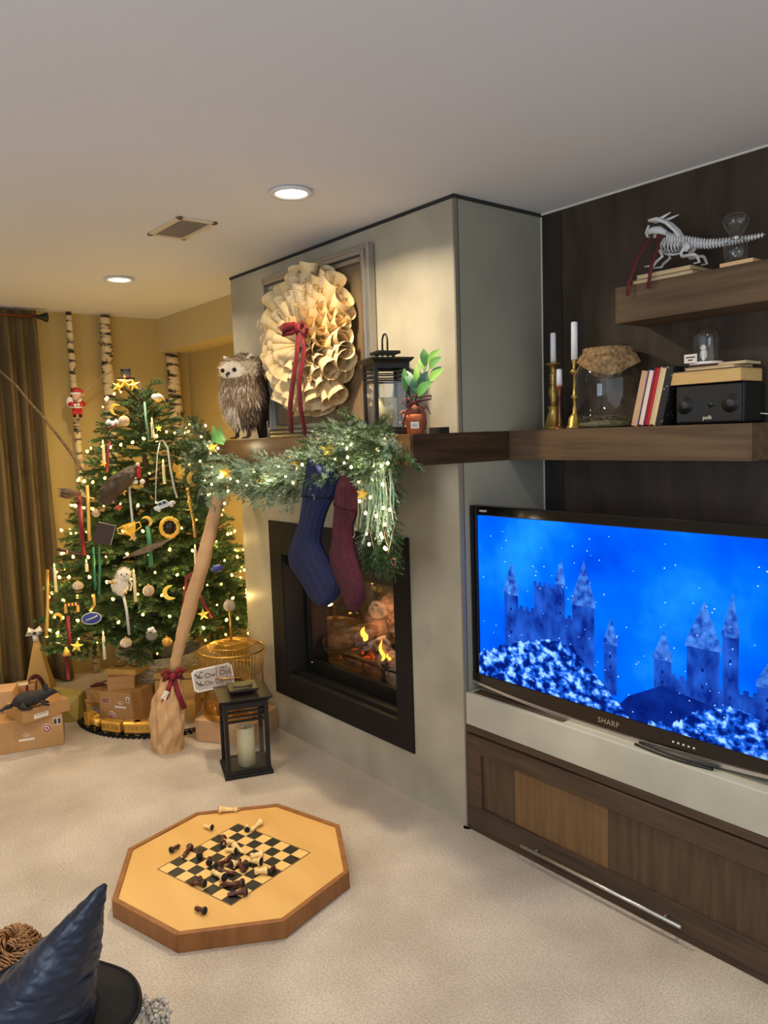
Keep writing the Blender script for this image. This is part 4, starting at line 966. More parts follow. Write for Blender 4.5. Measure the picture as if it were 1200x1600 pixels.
for k in range(34):
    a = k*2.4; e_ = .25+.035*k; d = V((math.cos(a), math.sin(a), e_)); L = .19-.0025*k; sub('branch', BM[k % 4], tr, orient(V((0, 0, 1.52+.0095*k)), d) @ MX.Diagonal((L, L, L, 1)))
# long low branch reaching towards the curtain
for (u, v), L in (((75, 985), .3), ((110, 880), .3), ((372, 850), .28), ((388, 965), .3), ((140, 775), .24), ((345, 800), .24)):
    p = CP+ray(u, v)*(4.62 if u < 230 else 4.5)
    dv = V((p.x-TX, p.y-TYY, .05)).normalized(); sub('branch', BM[1], tr, orient(p-dv*L*.95-V((TX, TYY, 0)), dv) @ MX.Diagonal((L, L, L, 1)))
def ontree(u, v, off=.02):
    d = ray(u, v); best = None
    for i in range(900):
        p = CP+d*(3.6+i*.0018); rr_ = math.hypot(p.x-TX, p.y-TYY)-TR(p.z)
        if best is None or rr_ < best[0]: best = (rr_, p)
        if rr_ < off: return p
    return best[1]
# woven collar round the foot
wc = thing('tree_collar', 'pale woven wicker collar round the foot of the tree', 'tree collar', (TX-.04, TYY+.05, 0))
cm_ = MB()
def coll(rb_, rt_, z0, z1):
    for k in range(22):
        z = z0+(z1-z0)*k/21; r_ = rb_+(rt_-rb_)*k/21
        cm_.tube([((r_+.006*(1 if (i+k) % 2 else -1))*math.cos(2*PI*i/44), (r_+.006*(1 if (i+k) % 2 else -1))*math.sin(2*PI*i/44), z) for i in range(44)], .0068, 5, closed=True)
    for i in range(44): a = 2*PI*i/44; cm_.tube([(rb_*math.cos(a), rb_*math.sin(a), z0-.005), (rt_*math.cos(a), rt_*math.sin(a), z1+.005)], .005, 5)
coll(.25, .23, .012, .30); cm_.build('weave', 'wicker', wc)['kind'] = 'stuff'
# fairy lights on the tree
fl_ = thing('fairy_lights', 'string of warm white fairy lights wound round the tree', 'string lights', (TX, TYY, .4))
bulb = MB().lathe([(1e-5, -.006), (.0062, -.004), (.0075, .002), (.005, .009), (1e-5, .013)], 8).mesh('bulb', 'bulb')
wp = []; g = random.Random(31); nbulb = 0
lamps = []
for k in range(270):
    f_ = k/270; z = .46+1.46*(1-(1-f_)**.62); a = CAMA+f_*16*2*PI*.62; r_ = TR(z)*g.uniform(.94, 1.05)
    p = V((r_*math.cos(a), r_*math.sin(a), z-.4+g.uniform(-.02, .02))); wp.append(p)
    if math.cos(a-CAMA) > -.25:
        nbulb += 1
        sub('bulb', bulb, fl_, MX.Translation(p+V((math.cos(a), math.sin(a), 0))*.018) @ MX.Rotation(g.uniform(-1, 1), 4, 'X') @ MX.Diagonal((g.choice([.6, .75, .95, 1.05]),)*3+(1,)))
        if nbulb % 6 == 0: lamps.append((p+V((math.cos(a), math.sin(a), 0))*.035, a))
    elif k % 6 == 0: lamps.append((p+V((math.cos(a), math.sin(a), 0))*.05, a))
MB().tube(wp, .0014, 4).build('wire', 'cord', fl_)
for p, a in lamps: lamp('bulb_light', 'POINT', p, .55 if math.cos(a-CAMA) > -.25 else .55, (1, .68, .22), .012, fl_)

# ================================================================== ORNAMENTS
def orn(name, label, cat, u, v, off=.05, group=None, pt=None):
    p = pt if pt is not None else ontree(u, v, off); return thing(name, label, cat, xf=face(p, tocam(p)), group=group), p
def starpoly(R_, r_=None, rot=0):
    r_ = r_ or R_*.42; return [((R_ if k % 2 == 0 else r_)*math.sin(k*PI/5+rot), (R_ if k % 2 == 0 else r_)*math.cos(k*PI/5+rot)) for k in range(10)]
def starmesh(R_, mm, rot=0):
    pl = starpoly(R_, rot=rot); m_ = MB(); n_ = 10; vs = [(0, -R_*.26, 0)]+[(x, 0, z) for x, z in pl]+[(0, R_*.12, 0)]
    m_.add(vs, [(0, 1+k, 1+(k+1) % n_) for k in range(n_)]+[(11, 1+(k+1) % n_, 1+k) for k in range(n_)]); return m_
def star(u, v, R_, mm, label, rot=0, off=.05, pt=None):
    p = pt if pt is not None else ontree(u, v, off); o = starmesh(R_, mm, rot).build('gold_star', mm); o.matrix_world = face(p, tocam(p)); XF[o.name] = o.matrix_world.copy()
    return tag(o, label, 'star')
def moonm(R_, th=.014):
    pl = [(R_*math.cos(a), R_*math.sin(a)) for a in [R(60)+R(240)*i/14 for i in range(15)]]
    c_ = R_*.5; pl += [(c_*.62+R_*.72*math.cos(a), R_*.72*math.sin(a)) for a in [R(270)-R(180)*i/12-R(0) for i in range(1, 12)]]
    return MB().prism(pl, th, None, 0, -th/2)
def moon(u, v, R_, mm, label, rot=0, off=.05, pt=None):
    p = pt if pt is not None else ontree(u, v, off); o = moonm(R_).build('moon_ornament', mm, bev=.004); o.matrix_world = face(p, tocam(p)) @ MX.Rotation(rot, 4, 'Y')
    return tag(o, label, 'ornament')
for a in ((195, 597, .045, 'goldp', 'largest gold star at the very top of the tree', 0, .03), (184, 604, .036, 'goldp', 'small gold star left of the top star', .3, .03), (209, 602, .036, 'goldp', 'small gold star right of the top star', -.2, .03),
          (192, 768, .026, 'goldp', 'gold star beside the brown cloth drape', .2, .05), (248, 669, .02, 'yellowp', 'little yellow star below the silver ribbon bow', 0, .05), (191, 770, .001, 'goldp', '', 0, .05), (120, 1010, .036, 'yellowp', 'bright yellow star at the lower left of the tree', .15, .06), (318, 960, .034, 'yellowp', 'yellow star right of the wrapped broom handle', -.1, .06), (162, 724, .024, 'goldp', 'dull gold star beneath the red ribbon tails', .4, .05)):
    if a[4]: star(*a)
moon(181, 640, .032, 'goldp', 'orange gold crescent moon hanging at the upper left of the tree', R(20)); moon(266, 926, .04, 'yellowp', 'bright yellow crescent moon hanging right of the wicker collar', R(-10))
moon(229, 815, .03, 'goldp', 'gold crescent moon above the green ribbon', R(150)); moon(90, 965, .026, 'goldp', 'gold crescent on the low branch by the curtain', R(120)); moon(305, 748, .042, 'goldp', 'gold crescent moon tucked at the left end of the garland', R(0), pt=at('y', -.33, 305, 748))
# black top hat behind the top star
t, p = orn('top_hat', 'small black top hat above the star on the tree top', 'hat', 197, 592, .02)
MB().lathe([(1e-5, 0), (.05, 0), (.05, .005), (.028, .006), (.026, .05), (.03, .056), (1e-5, .056)], 20).build('hat', 'felt', t)
MB().lathe([(.0285, .008), (.0282, .016)], 20, cap=False).build('band', 'velvet', t)
def ballorn(u, v, r_, mm, label, off=.05, band=None, pt=None):
    t, p = orn('ball_ornament', label, 'ornament', u, v, off, pt=pt)
    MB().ball((0, 0, 0), r_, 18).build('ball', mm, t); MB().lathe([(.006, r_-.002), (.006, r_+.006), (1e-5, r_+.007)], 8).build('cap', 'gold', t)
    if band: MB().lathe([(r_*1.01, -.007), (r_*1.02, 0), (r_*1.01, .007)], 18, cap=False, xf=MX.Rotation(.6, 4, 'X')).build('band', band, t)
    return t
ballorn(194, 658, .03, 'fabricb', 'pleated beige fabric ball high on the tree'); ballorn(122, 917, .03, 'fabricb', 'beige ball with a dark band by the curtain', band='blackm'); ballorn(197, 1006, .032, 'fabricb', 'pale ball with a dark band above the brown gift boxes', band='blackm')
ballorn(232, 923, .03, 'fabricb', 'streaked beige ball in the middle of the tree front'); ballorn(150, 802, .022, 'fabricb', 'pale ball above the dark book'); ballorn(247, 622, .022, 'yellowp', 'yellow ball near the top right of the tree'); ballorn(261, 1003, .026, 'goldr', 'glittery bronze ball low above the collar')
gcount = 0
def candle(u, v0, v1, label, off=.06):
    p = ontree(u, v1, off); q_ = CP+ray(u, v0)*((p-CP).dot(FW)); h_ = max(.05, q_.z-p.z)
    t = thing('candle_ornament', label, 'candle', p)
    MB().lathe([(1e-5, 0), (.0085, 0), (.0075, h_-.012), (.003, h_-.004), (1e-5, h_-.003)], 10).build('wax', 'wax', t); MB().lathe([(1e-5, h_-.004), (.004, h_+.004), (1e-5, h_+.018)], 8).build('flame', 'bulb', t)
for u, a, b, l in ((239, 657, 684, 'upper right'), (163, 692, 724, 'upper left beside the red ribbons'), (257, 722, 756, 'under the silver ribbon bow'), (136, 880, 893, 'left of the dark book'), (212, 893, 940, 'right of the white owl'), (307, 855, 895, 'beside the wrapped broom handle'), (164, 990, 1030, 'low above the gift boxes'), (88, 884, 925, 'on the far left branch'), (204, 735, 752, 'over the brown cloth')):
    candle(u, a, b, 'white candle ornament on the tree, '+l)
def rib(label, pts, w_, mm, off=.06, cat='ribbon'):
    ps = [ontree(u, v, off) for u, v in pts]; n_ = tocam(ps[0]); o = MB().strip(ps, w_, (-n_.y, n_.x, 0), .001).build('ribbon', mm, loc=ps[0]); return tag(o, label, cat)
rib('red ribbon tail on the upper left of the tree', ((172, 690), (168, 705), (169, 722), (166, 738)), .014, 'velvet'); rib('second red ribbon hanging below the small broom', ((124, 775), (126, 810), (129, 845), (131, 868)), .022, 'velvet')
rib('long red ribbon hanging at the lower left of the tree', ((106, 962), (107, 985), (110, 1010)), .018, 'velvet', .08); rib('lower red ribbon under the orange charm', ((104, 1022), (105, 1042), (107, 1062)), .016, 'velvet', .1)
rib('dark red ribbon behind the wrapped broom handle', ((301, 895), (292, 903), (288, 940), (284, 972)), .018, 'velvet'); rib('dark red ribbon tail right of the broom handle', ((312, 930), (322, 948), (332, 965)), .016, 'velvet')
rib('bright green ribbon hanging under the gold goblet', ((230, 822), (234, 850), (236, 885)), .022, 'green'); rib('left strand of green ribbon under the dark book', ((146, 855), (147, 890), (149, 922)), .012, 'green'); rib('right strand of green ribbon under the dark book', ((155, 855), (156, 890), (155, 930)), .012, 'green')
rib('teal ribbon strand near the tree top', ((226, 628), (228, 655), (233, 688)), .013, 'teal'); rib('silver ribbon over the gold goblet', ((201, 744), (203, 775), (206, 805), (210, 845)), .012, 'silverr'); rib('silver ribbon slanting left of the goblet', ((196, 744), (186, 762), (176, 785)), .011, 'silverr')
rib('silver ribbon bow strand at the right of the tree', ((243, 690), (255, 688), (262, 700), (266, 730), (272, 762), (277, 778)), .011, 'silverr'); rib('thin silver ribbon strand falling left of the bow', ((250, 690), (246, 710), (244, 745), (243, 785)), .006, 'silverr')
rib('grey ribbon falling under the white owl', ((186, 927), (193, 932), (198, 955), (202, 992)), .014, 'silverr'); rib('gold ribbon at the left edge of the tree', ((74, 890), (75, 925), (74, 965), (72, 995)), .016, 'goldr', .1); rib('pale gold ribbon on the left edge of the tree', ((136, 758), (138, 790), (139, 830), (140, 845)), .018, 'goldr', .1)
rib('bronze ribbon hanging below the garland end', ((293, 762), (297, 790), (303, 815), (305, 840)), .016, 'goldr', .08); rib('gold ribbon over the blue oval plaque', ((146, 928), (148, 945), (140, 955)), .014, 'goldr')
# brown cloth drape
t, p = orn('cloth_ornament', 'large crumpled dark brown cloth ornament on the tree', 'ornament', 186, 752, .06)
iv = XF[t.name].inverted()
MB().tube([iv @ (CP+ray(u, v)*((p-CP).dot(FW)-dz)) for u, v, dz in ((157, 788, 0), (170, 770, .02), (188, 750, .035), (206, 738, .02), (216, 728, 0))], [.02, .055, .05, .038, .012], 14).build('cloth', 'brownc', t, sub=3)
tx_ = bpy.data.textures.new('crumple', 'CLOUDS'); tx_.noise_scale = .035
for o_ in t.children:
    dm_ = o_.modifiers.new('d', 'DISPLACE'); dm_.texture = tx_; dm_.strength = .035; dm_.texture_coords = 'LOCAL'
# dark book ornament
t, p = orn('book_ornament', 'dark brown miniature book hanging open edged on the tree', 'ornament', 163, 834, .07)
rz_ = MX.Rotation(R(18), 4, 'Y')
MB().box((0, -.008, 0), (.088, .004, .108), rz_).box((0, .012, 0), (.088, .004, .108), rz_).build('cover', 'book', t); MB().box((.002, .002, .002), (.088, .018, .106), rz_).build('pages', 'whitep', t)
# goblet
t, p = orn('goblet', 'gold two handled goblet ornament beside the dark book', 'ornament', 203, 828, .07)
gx = MX.Rotation(R(-14), 4, 'Y')
MB().lathe([(1e-5, -.05), (.022, -.05), (.008, -.042), (.008, -.03), (.024, -.018), (.034, .01), (.038, .034), (.034, .034), (.03, .01), (1e-5, -.012)], 22, xf=gx).build('cup', 'goldp', t)
for s_ in (-1, 1): MB().tube([gx @ V((s_*.034, 0, .026)), gx @ V((s_*.058, 0, .026)), gx @ V((s_*.06, 0, .0)), gx @ V((s_*.026, 0, -.014))], .004, 6).build('handle', 'goldp', t)
# mirror
t, p = orn('mirror_ornament', 'round gold framed mirror ornament right of centre on the tree', 'ornament', 265, 824, .07)
MB().tube([(.044*math.cos(2*PI*i/20), .004*(i % 2), .048*math.sin(2*PI*i/20)) for i in range(20)], [.011 if i % 2 else .0135 for i in range(20)], 8, closed=True).build('frame', 'goldp', t); MB().lathe([(1e-5, 0), (.038, 0), (.038, .004), (1e-5, .004)], 24, xf=MX.Rotation(PI/2, 4, 'X')).build('mirror', mat('dark_mirror', (52, 44, 40), .15, .6), t)
# car
t, p = orn('car_ornament', 'pale blue grey toy car ornament on the right of the tree', 'ornament', 257, 790, .08)
cx = MX.Rotation(R(-18), 4, 'Y') @ MX.Scale(.8, 4); paleb = mat('pale_blue_car', (186, 196, 204), .35)
MB().prism([(-.07, -.012), (.072, -.012), (.074, .008), (.046, .012), (-.066, .014), (-.072, .004)], .05, cx, 0, -.025).build('body', paleb, t, bev=.006); MB().prism([(-.046, .012), (.034, .012), (.02, .036), (-.034, .037)], .044, cx, 0, -.022).build('roof', paleb, t, bev=.006)
MB().prism([(-.036, .015), (-.012, .015), (-.012, .032), (-.03, .032)], .047, cx, 0, -.0235).prism([(-.006, .015), (.024, .015), (.014, .032), (-.006, .032)], .047, cx, 0, -.0235).build('windows', 'gloss', t)['kind'] = 'stuff'
for x in (-.044, .044):
    for y in (-.024, .024): MB().lathe([(1e-5, -.005), (.013, -.005), (.014, 0), (.013, .005), (1e-5, .005)], 14, xf=cx @ MX.Translation((x, y, -.012)) @ MX.Rotation(PI/2, 4, 'X')).build('wheel', 'silverr', t)
# white owl with a letter
t, p = orn('owl_ornament', 'fluffy white owl ornament clutching a pale scroll on the tree', 'ornament', 190, 908, .09)
MB().ball((-.006, 0, -.018), (.04, .034, .045), 16).build('body', 'wfur', t); MB().ball((.014, -.006, .034), (.035, .03, .03), 16).build('head', 'wfur', t)
fm = MB(); g = random.Random(12)
for k in range(900):
    hd_ = g.random() < .4; c_ = V((.014, -.006, .034)) if hd_ else V((-.006, 0, -.018)); r_ = V((.034, .029, .03)) if hd_ else V((.04, .034, .045))
    d = V((g.gauss(0, 1), g.gauss(0, 1), g.gauss(0, 1))).normalized(); p_ = c_+V((d.x*r_.x, d.y*r_.y, d.z*r_.z)); e_ = (d+V((0, 0, -.5))).normalized(); sd = e_.cross(d+V((.01, 0, 0))).normalized()*.002
    fm.add([p_-sd, p_+sd, p_+e_*.016], [(0, 1, 2)])
fm.build('down', 'wfur', t)['kind'] = 'stuff'
for x in (0, .026): MB().ball((x+.001, -.038, .04), .0045, 8).build('eye', 'gloss', t)
MB().ball((.014, -.04, .03), (.003, .005, .005), 8).build('beak', 'blackm', t); MB().tube([(-.07, -.02, .006), (-.02, -.03, .0)], .008, 8).build('scroll', 'page', t); MB().ball((-.045, -.03, .004), .009, 8).build('seal', 'goldr', t)
for s_ in (-1, 1): MB().strip([(s_*.036, 0, .01), (s_*.05, .004, -.02), (s_*.04, .01, -.055)], [.01, .03, .01], (0, 1, .2), .003).build('wing', 'wfur', t)
# blue plaques
t, p = orn('oval_plaque', 'blue oval plaque ornament at the lower left of the tree', 'ornament', 143, 966, .08)
MB().lathe([(1e-5, -.004), (.03, -.006), (.034, 0), (.03, .004), (1e-5, .004)], 24, xf=MX.Rotation(PI/2, 4, 'X') @ MX.Diagonal((1.5, .95, 1, 1))).build('plaque', 'navy', t); MB().tube([(.047*math.cos(a*PI/12), -.004, .03*math.sin(a*PI/12)) for a in range(24)], .003, 6, closed=True).build('rim', 'silverr', t); MB().strip([(-.03, -.0075, -.008), (-.01, -.008, -.002), (.012, -.008, .004), (.03, -.0075, .012)], .008, (0, 0, 1), .0012).build('banner', 'silverr', t)
t, p = orn('blue_ornament', 'small deep blue wrapped ornament at the right edge of the tree', 'ornament', 339, 888, .06)
MB().tube([(-.036, 0, -.008), (-.018, 0, 0), (.018, 0, 0), (.036, 0, .008)], [.004, .02, .02, .004], 12).build('wrapper', 'navy', t)
# miniature broom, dark wand, scarf, cauldron, charms
t, p = orn('toy_broom', 'miniature broom with brown bristles at the left of the tree', 'ornament', 116, 772, .1)
MB().tube([(-.068, 0, .012), (-.04, 0, .006), (-.01, 0, 0), (.02, -.004, -.006), (.034, -.004, -.01)], [.02, .03, .026, .014, .008], 12).build('bristles', 'stem', t); MB().tube([(.03, -.004, -.01), (.1, -.01, -.03)], .005, 8).build('stick', 'stickw', t)
for k in range(9): MB().tube([(.02, -.004+.01*math.cos(k), -.006+.01*math.sin(k)), (-.04, .028*math.cos(k*.7), .006+.028*math.sin(k*.7)), (-.082, .02*math.cos(k*.7), .014+.022*math.sin(k*.7))], [.003, .003, .001], 5).build('bristle', 'bark2', t)
MB().lathe([(.013, -.006), (.0145, 0), (.013, .006)], 12, xf=MX.Translation((.022, -.004, -.006)) @ MX.Rotation(PI/2, 4, 'Y')).build('binding', 'velvet', t)
t, p = orn('toy_wand', 'short dark stick poking out at the left of the tree', 'ornament', 113, 863, .1)
MB().tube([(-.075, 0, .024), (-.02, 0, .004), (.06, 0, -.022)], [.009, .008, .004], 8).build('shaft', 'book', t); MB().lathe([(.0095, 0), (.011, .005), (.0095, .01)], 10, xf=MX.Translation((-.02, 0, .004)) @ MX.Rotation(-PI/2, 4, 'Y')).build('grip_ring', 'gold', t)
t, p = orn('toy_scarf', 'tiny red and gold striped scarf ornament low on the left', 'ornament', 112, 948, .09)
for k in range(8): MB().box((-.03+k*.0085, 0, .012), (.0085, .008, .014)).build('stripe', 'velvet' if k % 2 else 'goldp', t)
for x in (-.03, .03): MB().box((x, 0, -.012), (.014, .008, .036)).build('scarf_end', 'goldr', t)
t, p = orn('cauldron', 'small dark pot ornament with a white puff low on the tree', 'ornament', 237, 992, .08)
MB().lathe([(1e-5, -.03), (.02, -.026), (.031, -.006), (.026, .01), (.03, .014), (.024, .014), (1e-5, .006)], 20).build('pot', 'steel', t)
for k in range(5): MB().ball((.012*math.cos(k*1.3), .01*math.sin(k*1.3), .018+.004*k), .011, 8).build('puff', 'whitep', t)
t, p = orn('orange_charm', 'small orange cone charm beside the yellow star', 'ornament', 104, 1020, .1); MB().lathe([(1e-5, -.014), (.02, -.012), (.014, .01), (.004, .03), (1e-5, .03)], 14).build('cone', 'goldp', t); MB().lathe([(.021, -.013), (.0215, -.007)], 14, cap=False).build('rim', 'terra', t)
t, p = orn('red_charm', 'small red figure ornament with pale feet in the middle of the tree', 'ornament', 216, 738, .08); MB().tube([(0, 0, .03), (0, -.004, 0), (0, 0, -.032)], [.012, .016, .01], 10).build('body', 'red', t); MB().ball((0, -.002, .04), .013, 10).build('head', 'skinp', t)
for s_ in (-1, 1): MB().ball((s_*.018, -.01, -.05), (.015, .01, .013), 10).build('foot', 'label', t)
t, p = orn('toy_bird', 'pale long billed bird ornament at the upper right of the tree', 'ornament', 243, 620, .07); MB().ball((0, 0, 0), (.024, .016, .018), 12).build('body', 'label', t); MB().tube([(.016, 0, .008), (.036, 0, .0), (.052, 0, -.028)], [.012, .006, .001], 8).build('bill', 'whitep', t)
t, p = orn('gold_leaf', 'crumpled gold leaf ornament at the right of the tree', 'ornament', 276, 738, .08); m_ = MB()
for k in range(5):
    a = -1+k*.7; leaf(m_, (0, 0, 0), (.05*math.cos(a), -.01, .05*math.sin(a)), .018, (0, -1, .2))
m_.build('petals', 'goldp', t)
t, p = orn('white_moth', 'small white winged ornament at the upper left of the tree', 'ornament', 176, 663, .07); MB().ball((0, 0, 0), (.007, .007, .02), 8).build('body', 'whitep', t)
for s_ in (-1, 1): MB().strip([(0, 0, .004), (s_*.02, -.004, .016), (s_*.036, 0, .004)], [.01, .03, .012], (0, .2, 1), .001).build('wing', 'whitep', t)
MB().strip([(-.036, -.01, -.024), (0, -.014, -.014), (.02, -.01, .0)], .012, (0, 0, 1), .002).build('bow', 'wine', t)
t, p = orn('brown_feather', 'long brown feather lying across the tree front', 'ornament', 235, 858, .06); m_ = MB(); leaf(m_, (-.12, 0, -.03), (.11, -.02, .05), .016, (0, -1, 0)); m_.build('vane', 'bark2', t); MB().tube([(-.14, 0, -.036), (.11, -.024, .052)], .002, 5).build('shaft', 'label', t)
t, p = orn('strapped_ball', 'small orange ball ornament under the brown cloth', 'ornament', 185, 793, .06); MB().ball((0, 0, 0), .014, 12).build('ball', 'terra', t); MB().tube([(-.02, 0, -.006), (0, -.014, 0), (.022, 0, .006)], .004, 6).build('strap', 'red', t)

# ================================================================== GARLAND ON THE MANTEL
ga = thing('garland', 'frosted evergreen garland draped along the mantel and hanging at its right', 'garland', (-.8, -.27, MZ1))
SP = [branch_mesh('sprig', 40, .95, .15, .17, mats=('needle1', 'needle2', 'stem'), width=.014, nside=6, side=.4), branch_mesh('sprig', 41, .95, .2, .15, mats=('frost', 'needle2', 'stem'), width=.014, nside=6, side=.4), branch_mesh('sprig', 42, .95, .2, .15, mats=('frost', 'frost2', 'stem'), width=.014, nside=6, side=.4)]
def frond(seed):
    g_ = random.Random(seed); m_ = MB()
    for k in range(7):
        x0 = g_.uniform(-.12, .12); L = g_.uniform(.6, 1.05); pts = [V((x0*.3+x0*t_*1.4+.02*math.sin(t_*7+k), t_*L, -.12*t_*t_+g_.uniform(-.01, .01))) for t_ in [i/9 for i in range(10)]]
        m_.tube(pts, [.014*math.sin(PI*min(1, .15+t_*.8/9)) for t_ in range(10)], 5, 0 if k % 2 else 1)
        for i in range(1, 9):
            for _ in range(9):
                p_ = pts[i].lerp(pts[i+1] if i < 9 else pts[i], g_.random()); a_ = g_.uniform(0, 6.28); d_ = V((.6*math.cos(a_), .8, .6*math.sin(a_))).normalized()*.045; w_ = V((.008, 0, 0)) if g_.random() < .5 else V((0, 0, .008))
                m_.add([p_-w_, p_+w_, p_+d_], [(0, 1, 2)], g_.choice([0, 0, 1]))
    return m_.mesh('frond', ('frost', 'frost2'))
FR = [frond(1), frond(2)]
gi = XF[ga.name].inverted(); g = random.Random(77)
def putsprig(u, v, y, d, L, me, jit=1, nm='sprig'):
    p = at('y', y, u, v)+V((g.uniform(-.02, .02), g.uniform(-.015, .015), g.uniform(-.02, .02)))*jit
    sub(nm, me, ga, orient(gi @ p, d, g.uniform(-.8, .8)) @ MX.Diagonal((L, L, L, 1)))
# along the mantel (u, v, spread)
path = [(318, 678), (322, 715), (326, 745), (340, 690), (352, 715), (345, 740), (362, 735), (378, 738), (394, 742), (410, 742), (426, 740), (442, 736), (458, 734), (474, 730), (490, 722), (506, 716), (522, 708), (538, 702), (554, 697), (570, 692), (586, 688), (602, 684), (616, 684)]
for k in range(205):
    i = g.randrange(len(path)); u, v = path[i]; u += g.uniform(-10, 10); v += g.uniform(-14, 22)
    left = u < 350
    d = V((g.uniform(-1, 1)*(.75 if not left else .5)-(.1 if left else 0), g.uniform(-.9, -.1), g.uniform(-.75, .45) if not left else g.uniform(-1, .7)))
    fro = .75 if 330 < u < 500 else .22
    me = SP[2] if g.random() < fro*.6 else (SP[1] if g.random() < fro else SP[0])
    if left: me = g.choice([SP[0], SP[0], SP[1]])
    putsprig(u, v, -.25-g.uniform(0, .03), d, g.uniform(.11, .19), me)
for k in range(22):      # stems running along the run, frosted
    u = 340+k*13; putsprig(u, 716-(u-340)*.02+24*math.sin((u-340)/290*PI), -.262, V((g.choice([-1, 1]), -.15, g.uniform(-.25, .05))), .2, SP[1] if u < 520 else SP[0])
for k in range(58):      # the drop at the right
    u, v = 598+g.uniform(-22, 20), 690+g.uniform(0, 165)
    putsprig(u, v, -.25, V((g.uniform(-.5, .5)+(u-598)*.012, g.uniform(-.4, -.05), -1)), g.uniform(.1, .16), SP[0] if u > 602 or v > 825 else g.choice([SP[0], SP[1], SP[2]]))
for u, v, L in ((574, 712, .2), (584, 722, .26), (594, 722, .27), (604, 720, .24), (578, 750, .2), (590, 760, .2), (568, 742, .2), (600, 752, .2)): putsprig(u, v, -.305, V((g.uniform(-.12, .12), -.05, -1)), L*1.12, FR[g.randrange(2)], .3, 'frond')
for u, v, L in ((318, 748, .14), (330, 742, .15), (340, 752, .12), (312, 735, .12), (396, 750, .12), (420, 752, .11)): putsprig(u, v, -.29, V((g.uniform(-.3, .3), -.1, -1)), L, FR[g.randrange(2)], .4, 'frond')
lf = MB()
for (bu, bv), (tu, tv_) in (((352, 690), (332, 665)), ((350, 694), (330, 676)), ((354, 688), (344, 664))):
    leaf(lf, gi @ at('y', -.29, bu, bv), gi @ at('y', -.31, tu, tv_), .018, (0, -1, .3))
lf.build('broad_leaves', 'leaf', ga)['kind'] = 'stuff'
# its light string
gl = thing('fairy_lights', 'string of small white fairy lights woven through the mantel garland', 'string lights', (-.8, -.3, MZ1)); li = XF[gl.name].inverted()
gb = MB().lathe([(1e-5, -.005), (.0045, -.003), (.0055, .002), (.0035, .007), (1e-5, .009)], 8).mesh('bulb', 'bulbw')
strands = [[(325, 668), (312, 690), (345, 700), (318, 722), (352, 735), (322, 748), (344, 764), (330, 776), (356, 790), (365, 745), (388, 760), (402, 738), (424, 762), (440, 730), (462, 752), (478, 722), (500, 736), (517, 710), (540, 722), (548, 684), (562, 712)],
           [(536, 682), (545, 705), (553, 730), (560, 742), (566, 772), (572, 798), (576, 822), (582, 848), (586, 866)],
           [(594, 695), (592, 722), (586, 742), (584, 770), (590, 800), (600, 830), (604, 852)],
           [(612, 676), (592, 696), (594, 720), (600, 752), (604, 785), (606, 812), (600, 838), (607, 856), (606, 868), (616, 820), (605, 745), (628, 690)]]
for s_ in strands:
    w3 = [at('y', -.33 if i % 2 else -.315, u, v) for i, (u, v) in enumerate(s_)]
    MB().tube([li @ p for p in w3], .0012, 4).build('wire', 'wire', gl)
    for a_, b_ in zip(w3, w3[1:]):
        for t_ in ((0, .5) if s_ is strands[0] else (.3,)):
            p = li @ a_.lerp(b_, t_); sub('bulb', gb, gl, MX.Translation(p+V((g.uniform(-.012, .012), -.012, g.uniform(-.012, .012)))))
for u, v in ((330, 700), (345, 745), (420, 750), (500, 730), (560, 720), (595, 730), (605, 800), (600, 850)): lamp('bulb_light', 'POINT', li @ at('y', -.36, u, v), .22, (1, .82, .55), .012, gl)
MB().tube([(.012*math.cos(a*PI/8), 0, .012*math.sin(a*PI/8)) for a in range(16)], .002, 6, closed=True, xf=MX.Translation(li @ at('y', -.33, 615, 878))).build('end_ring', 'copper', gl)
for u, v, r_, rt_, lb in ((515, 706, .045, .25, 'big yellow star beside the blue stocking'), (461, 720, .036, .3, 'gold star in the middle of the garland'), (411, 747, .036, .55, 'gold star in the frosted part of the garland'), (354, 739, .04, .1, 'orange gold star above the broom handle end'), (331, 700, .036, -.2, 'gold star at the left end of the garland'), (566, 772, .026, .2, 'copper star in the hanging end of the garland')):
    o = star(u, v, r_, 'goldp' if 'yellow' not in lb else 'yellowp', lb, rt_, pt=at('y', -.335, u, v)); o['group'] = 'stars on the garland'

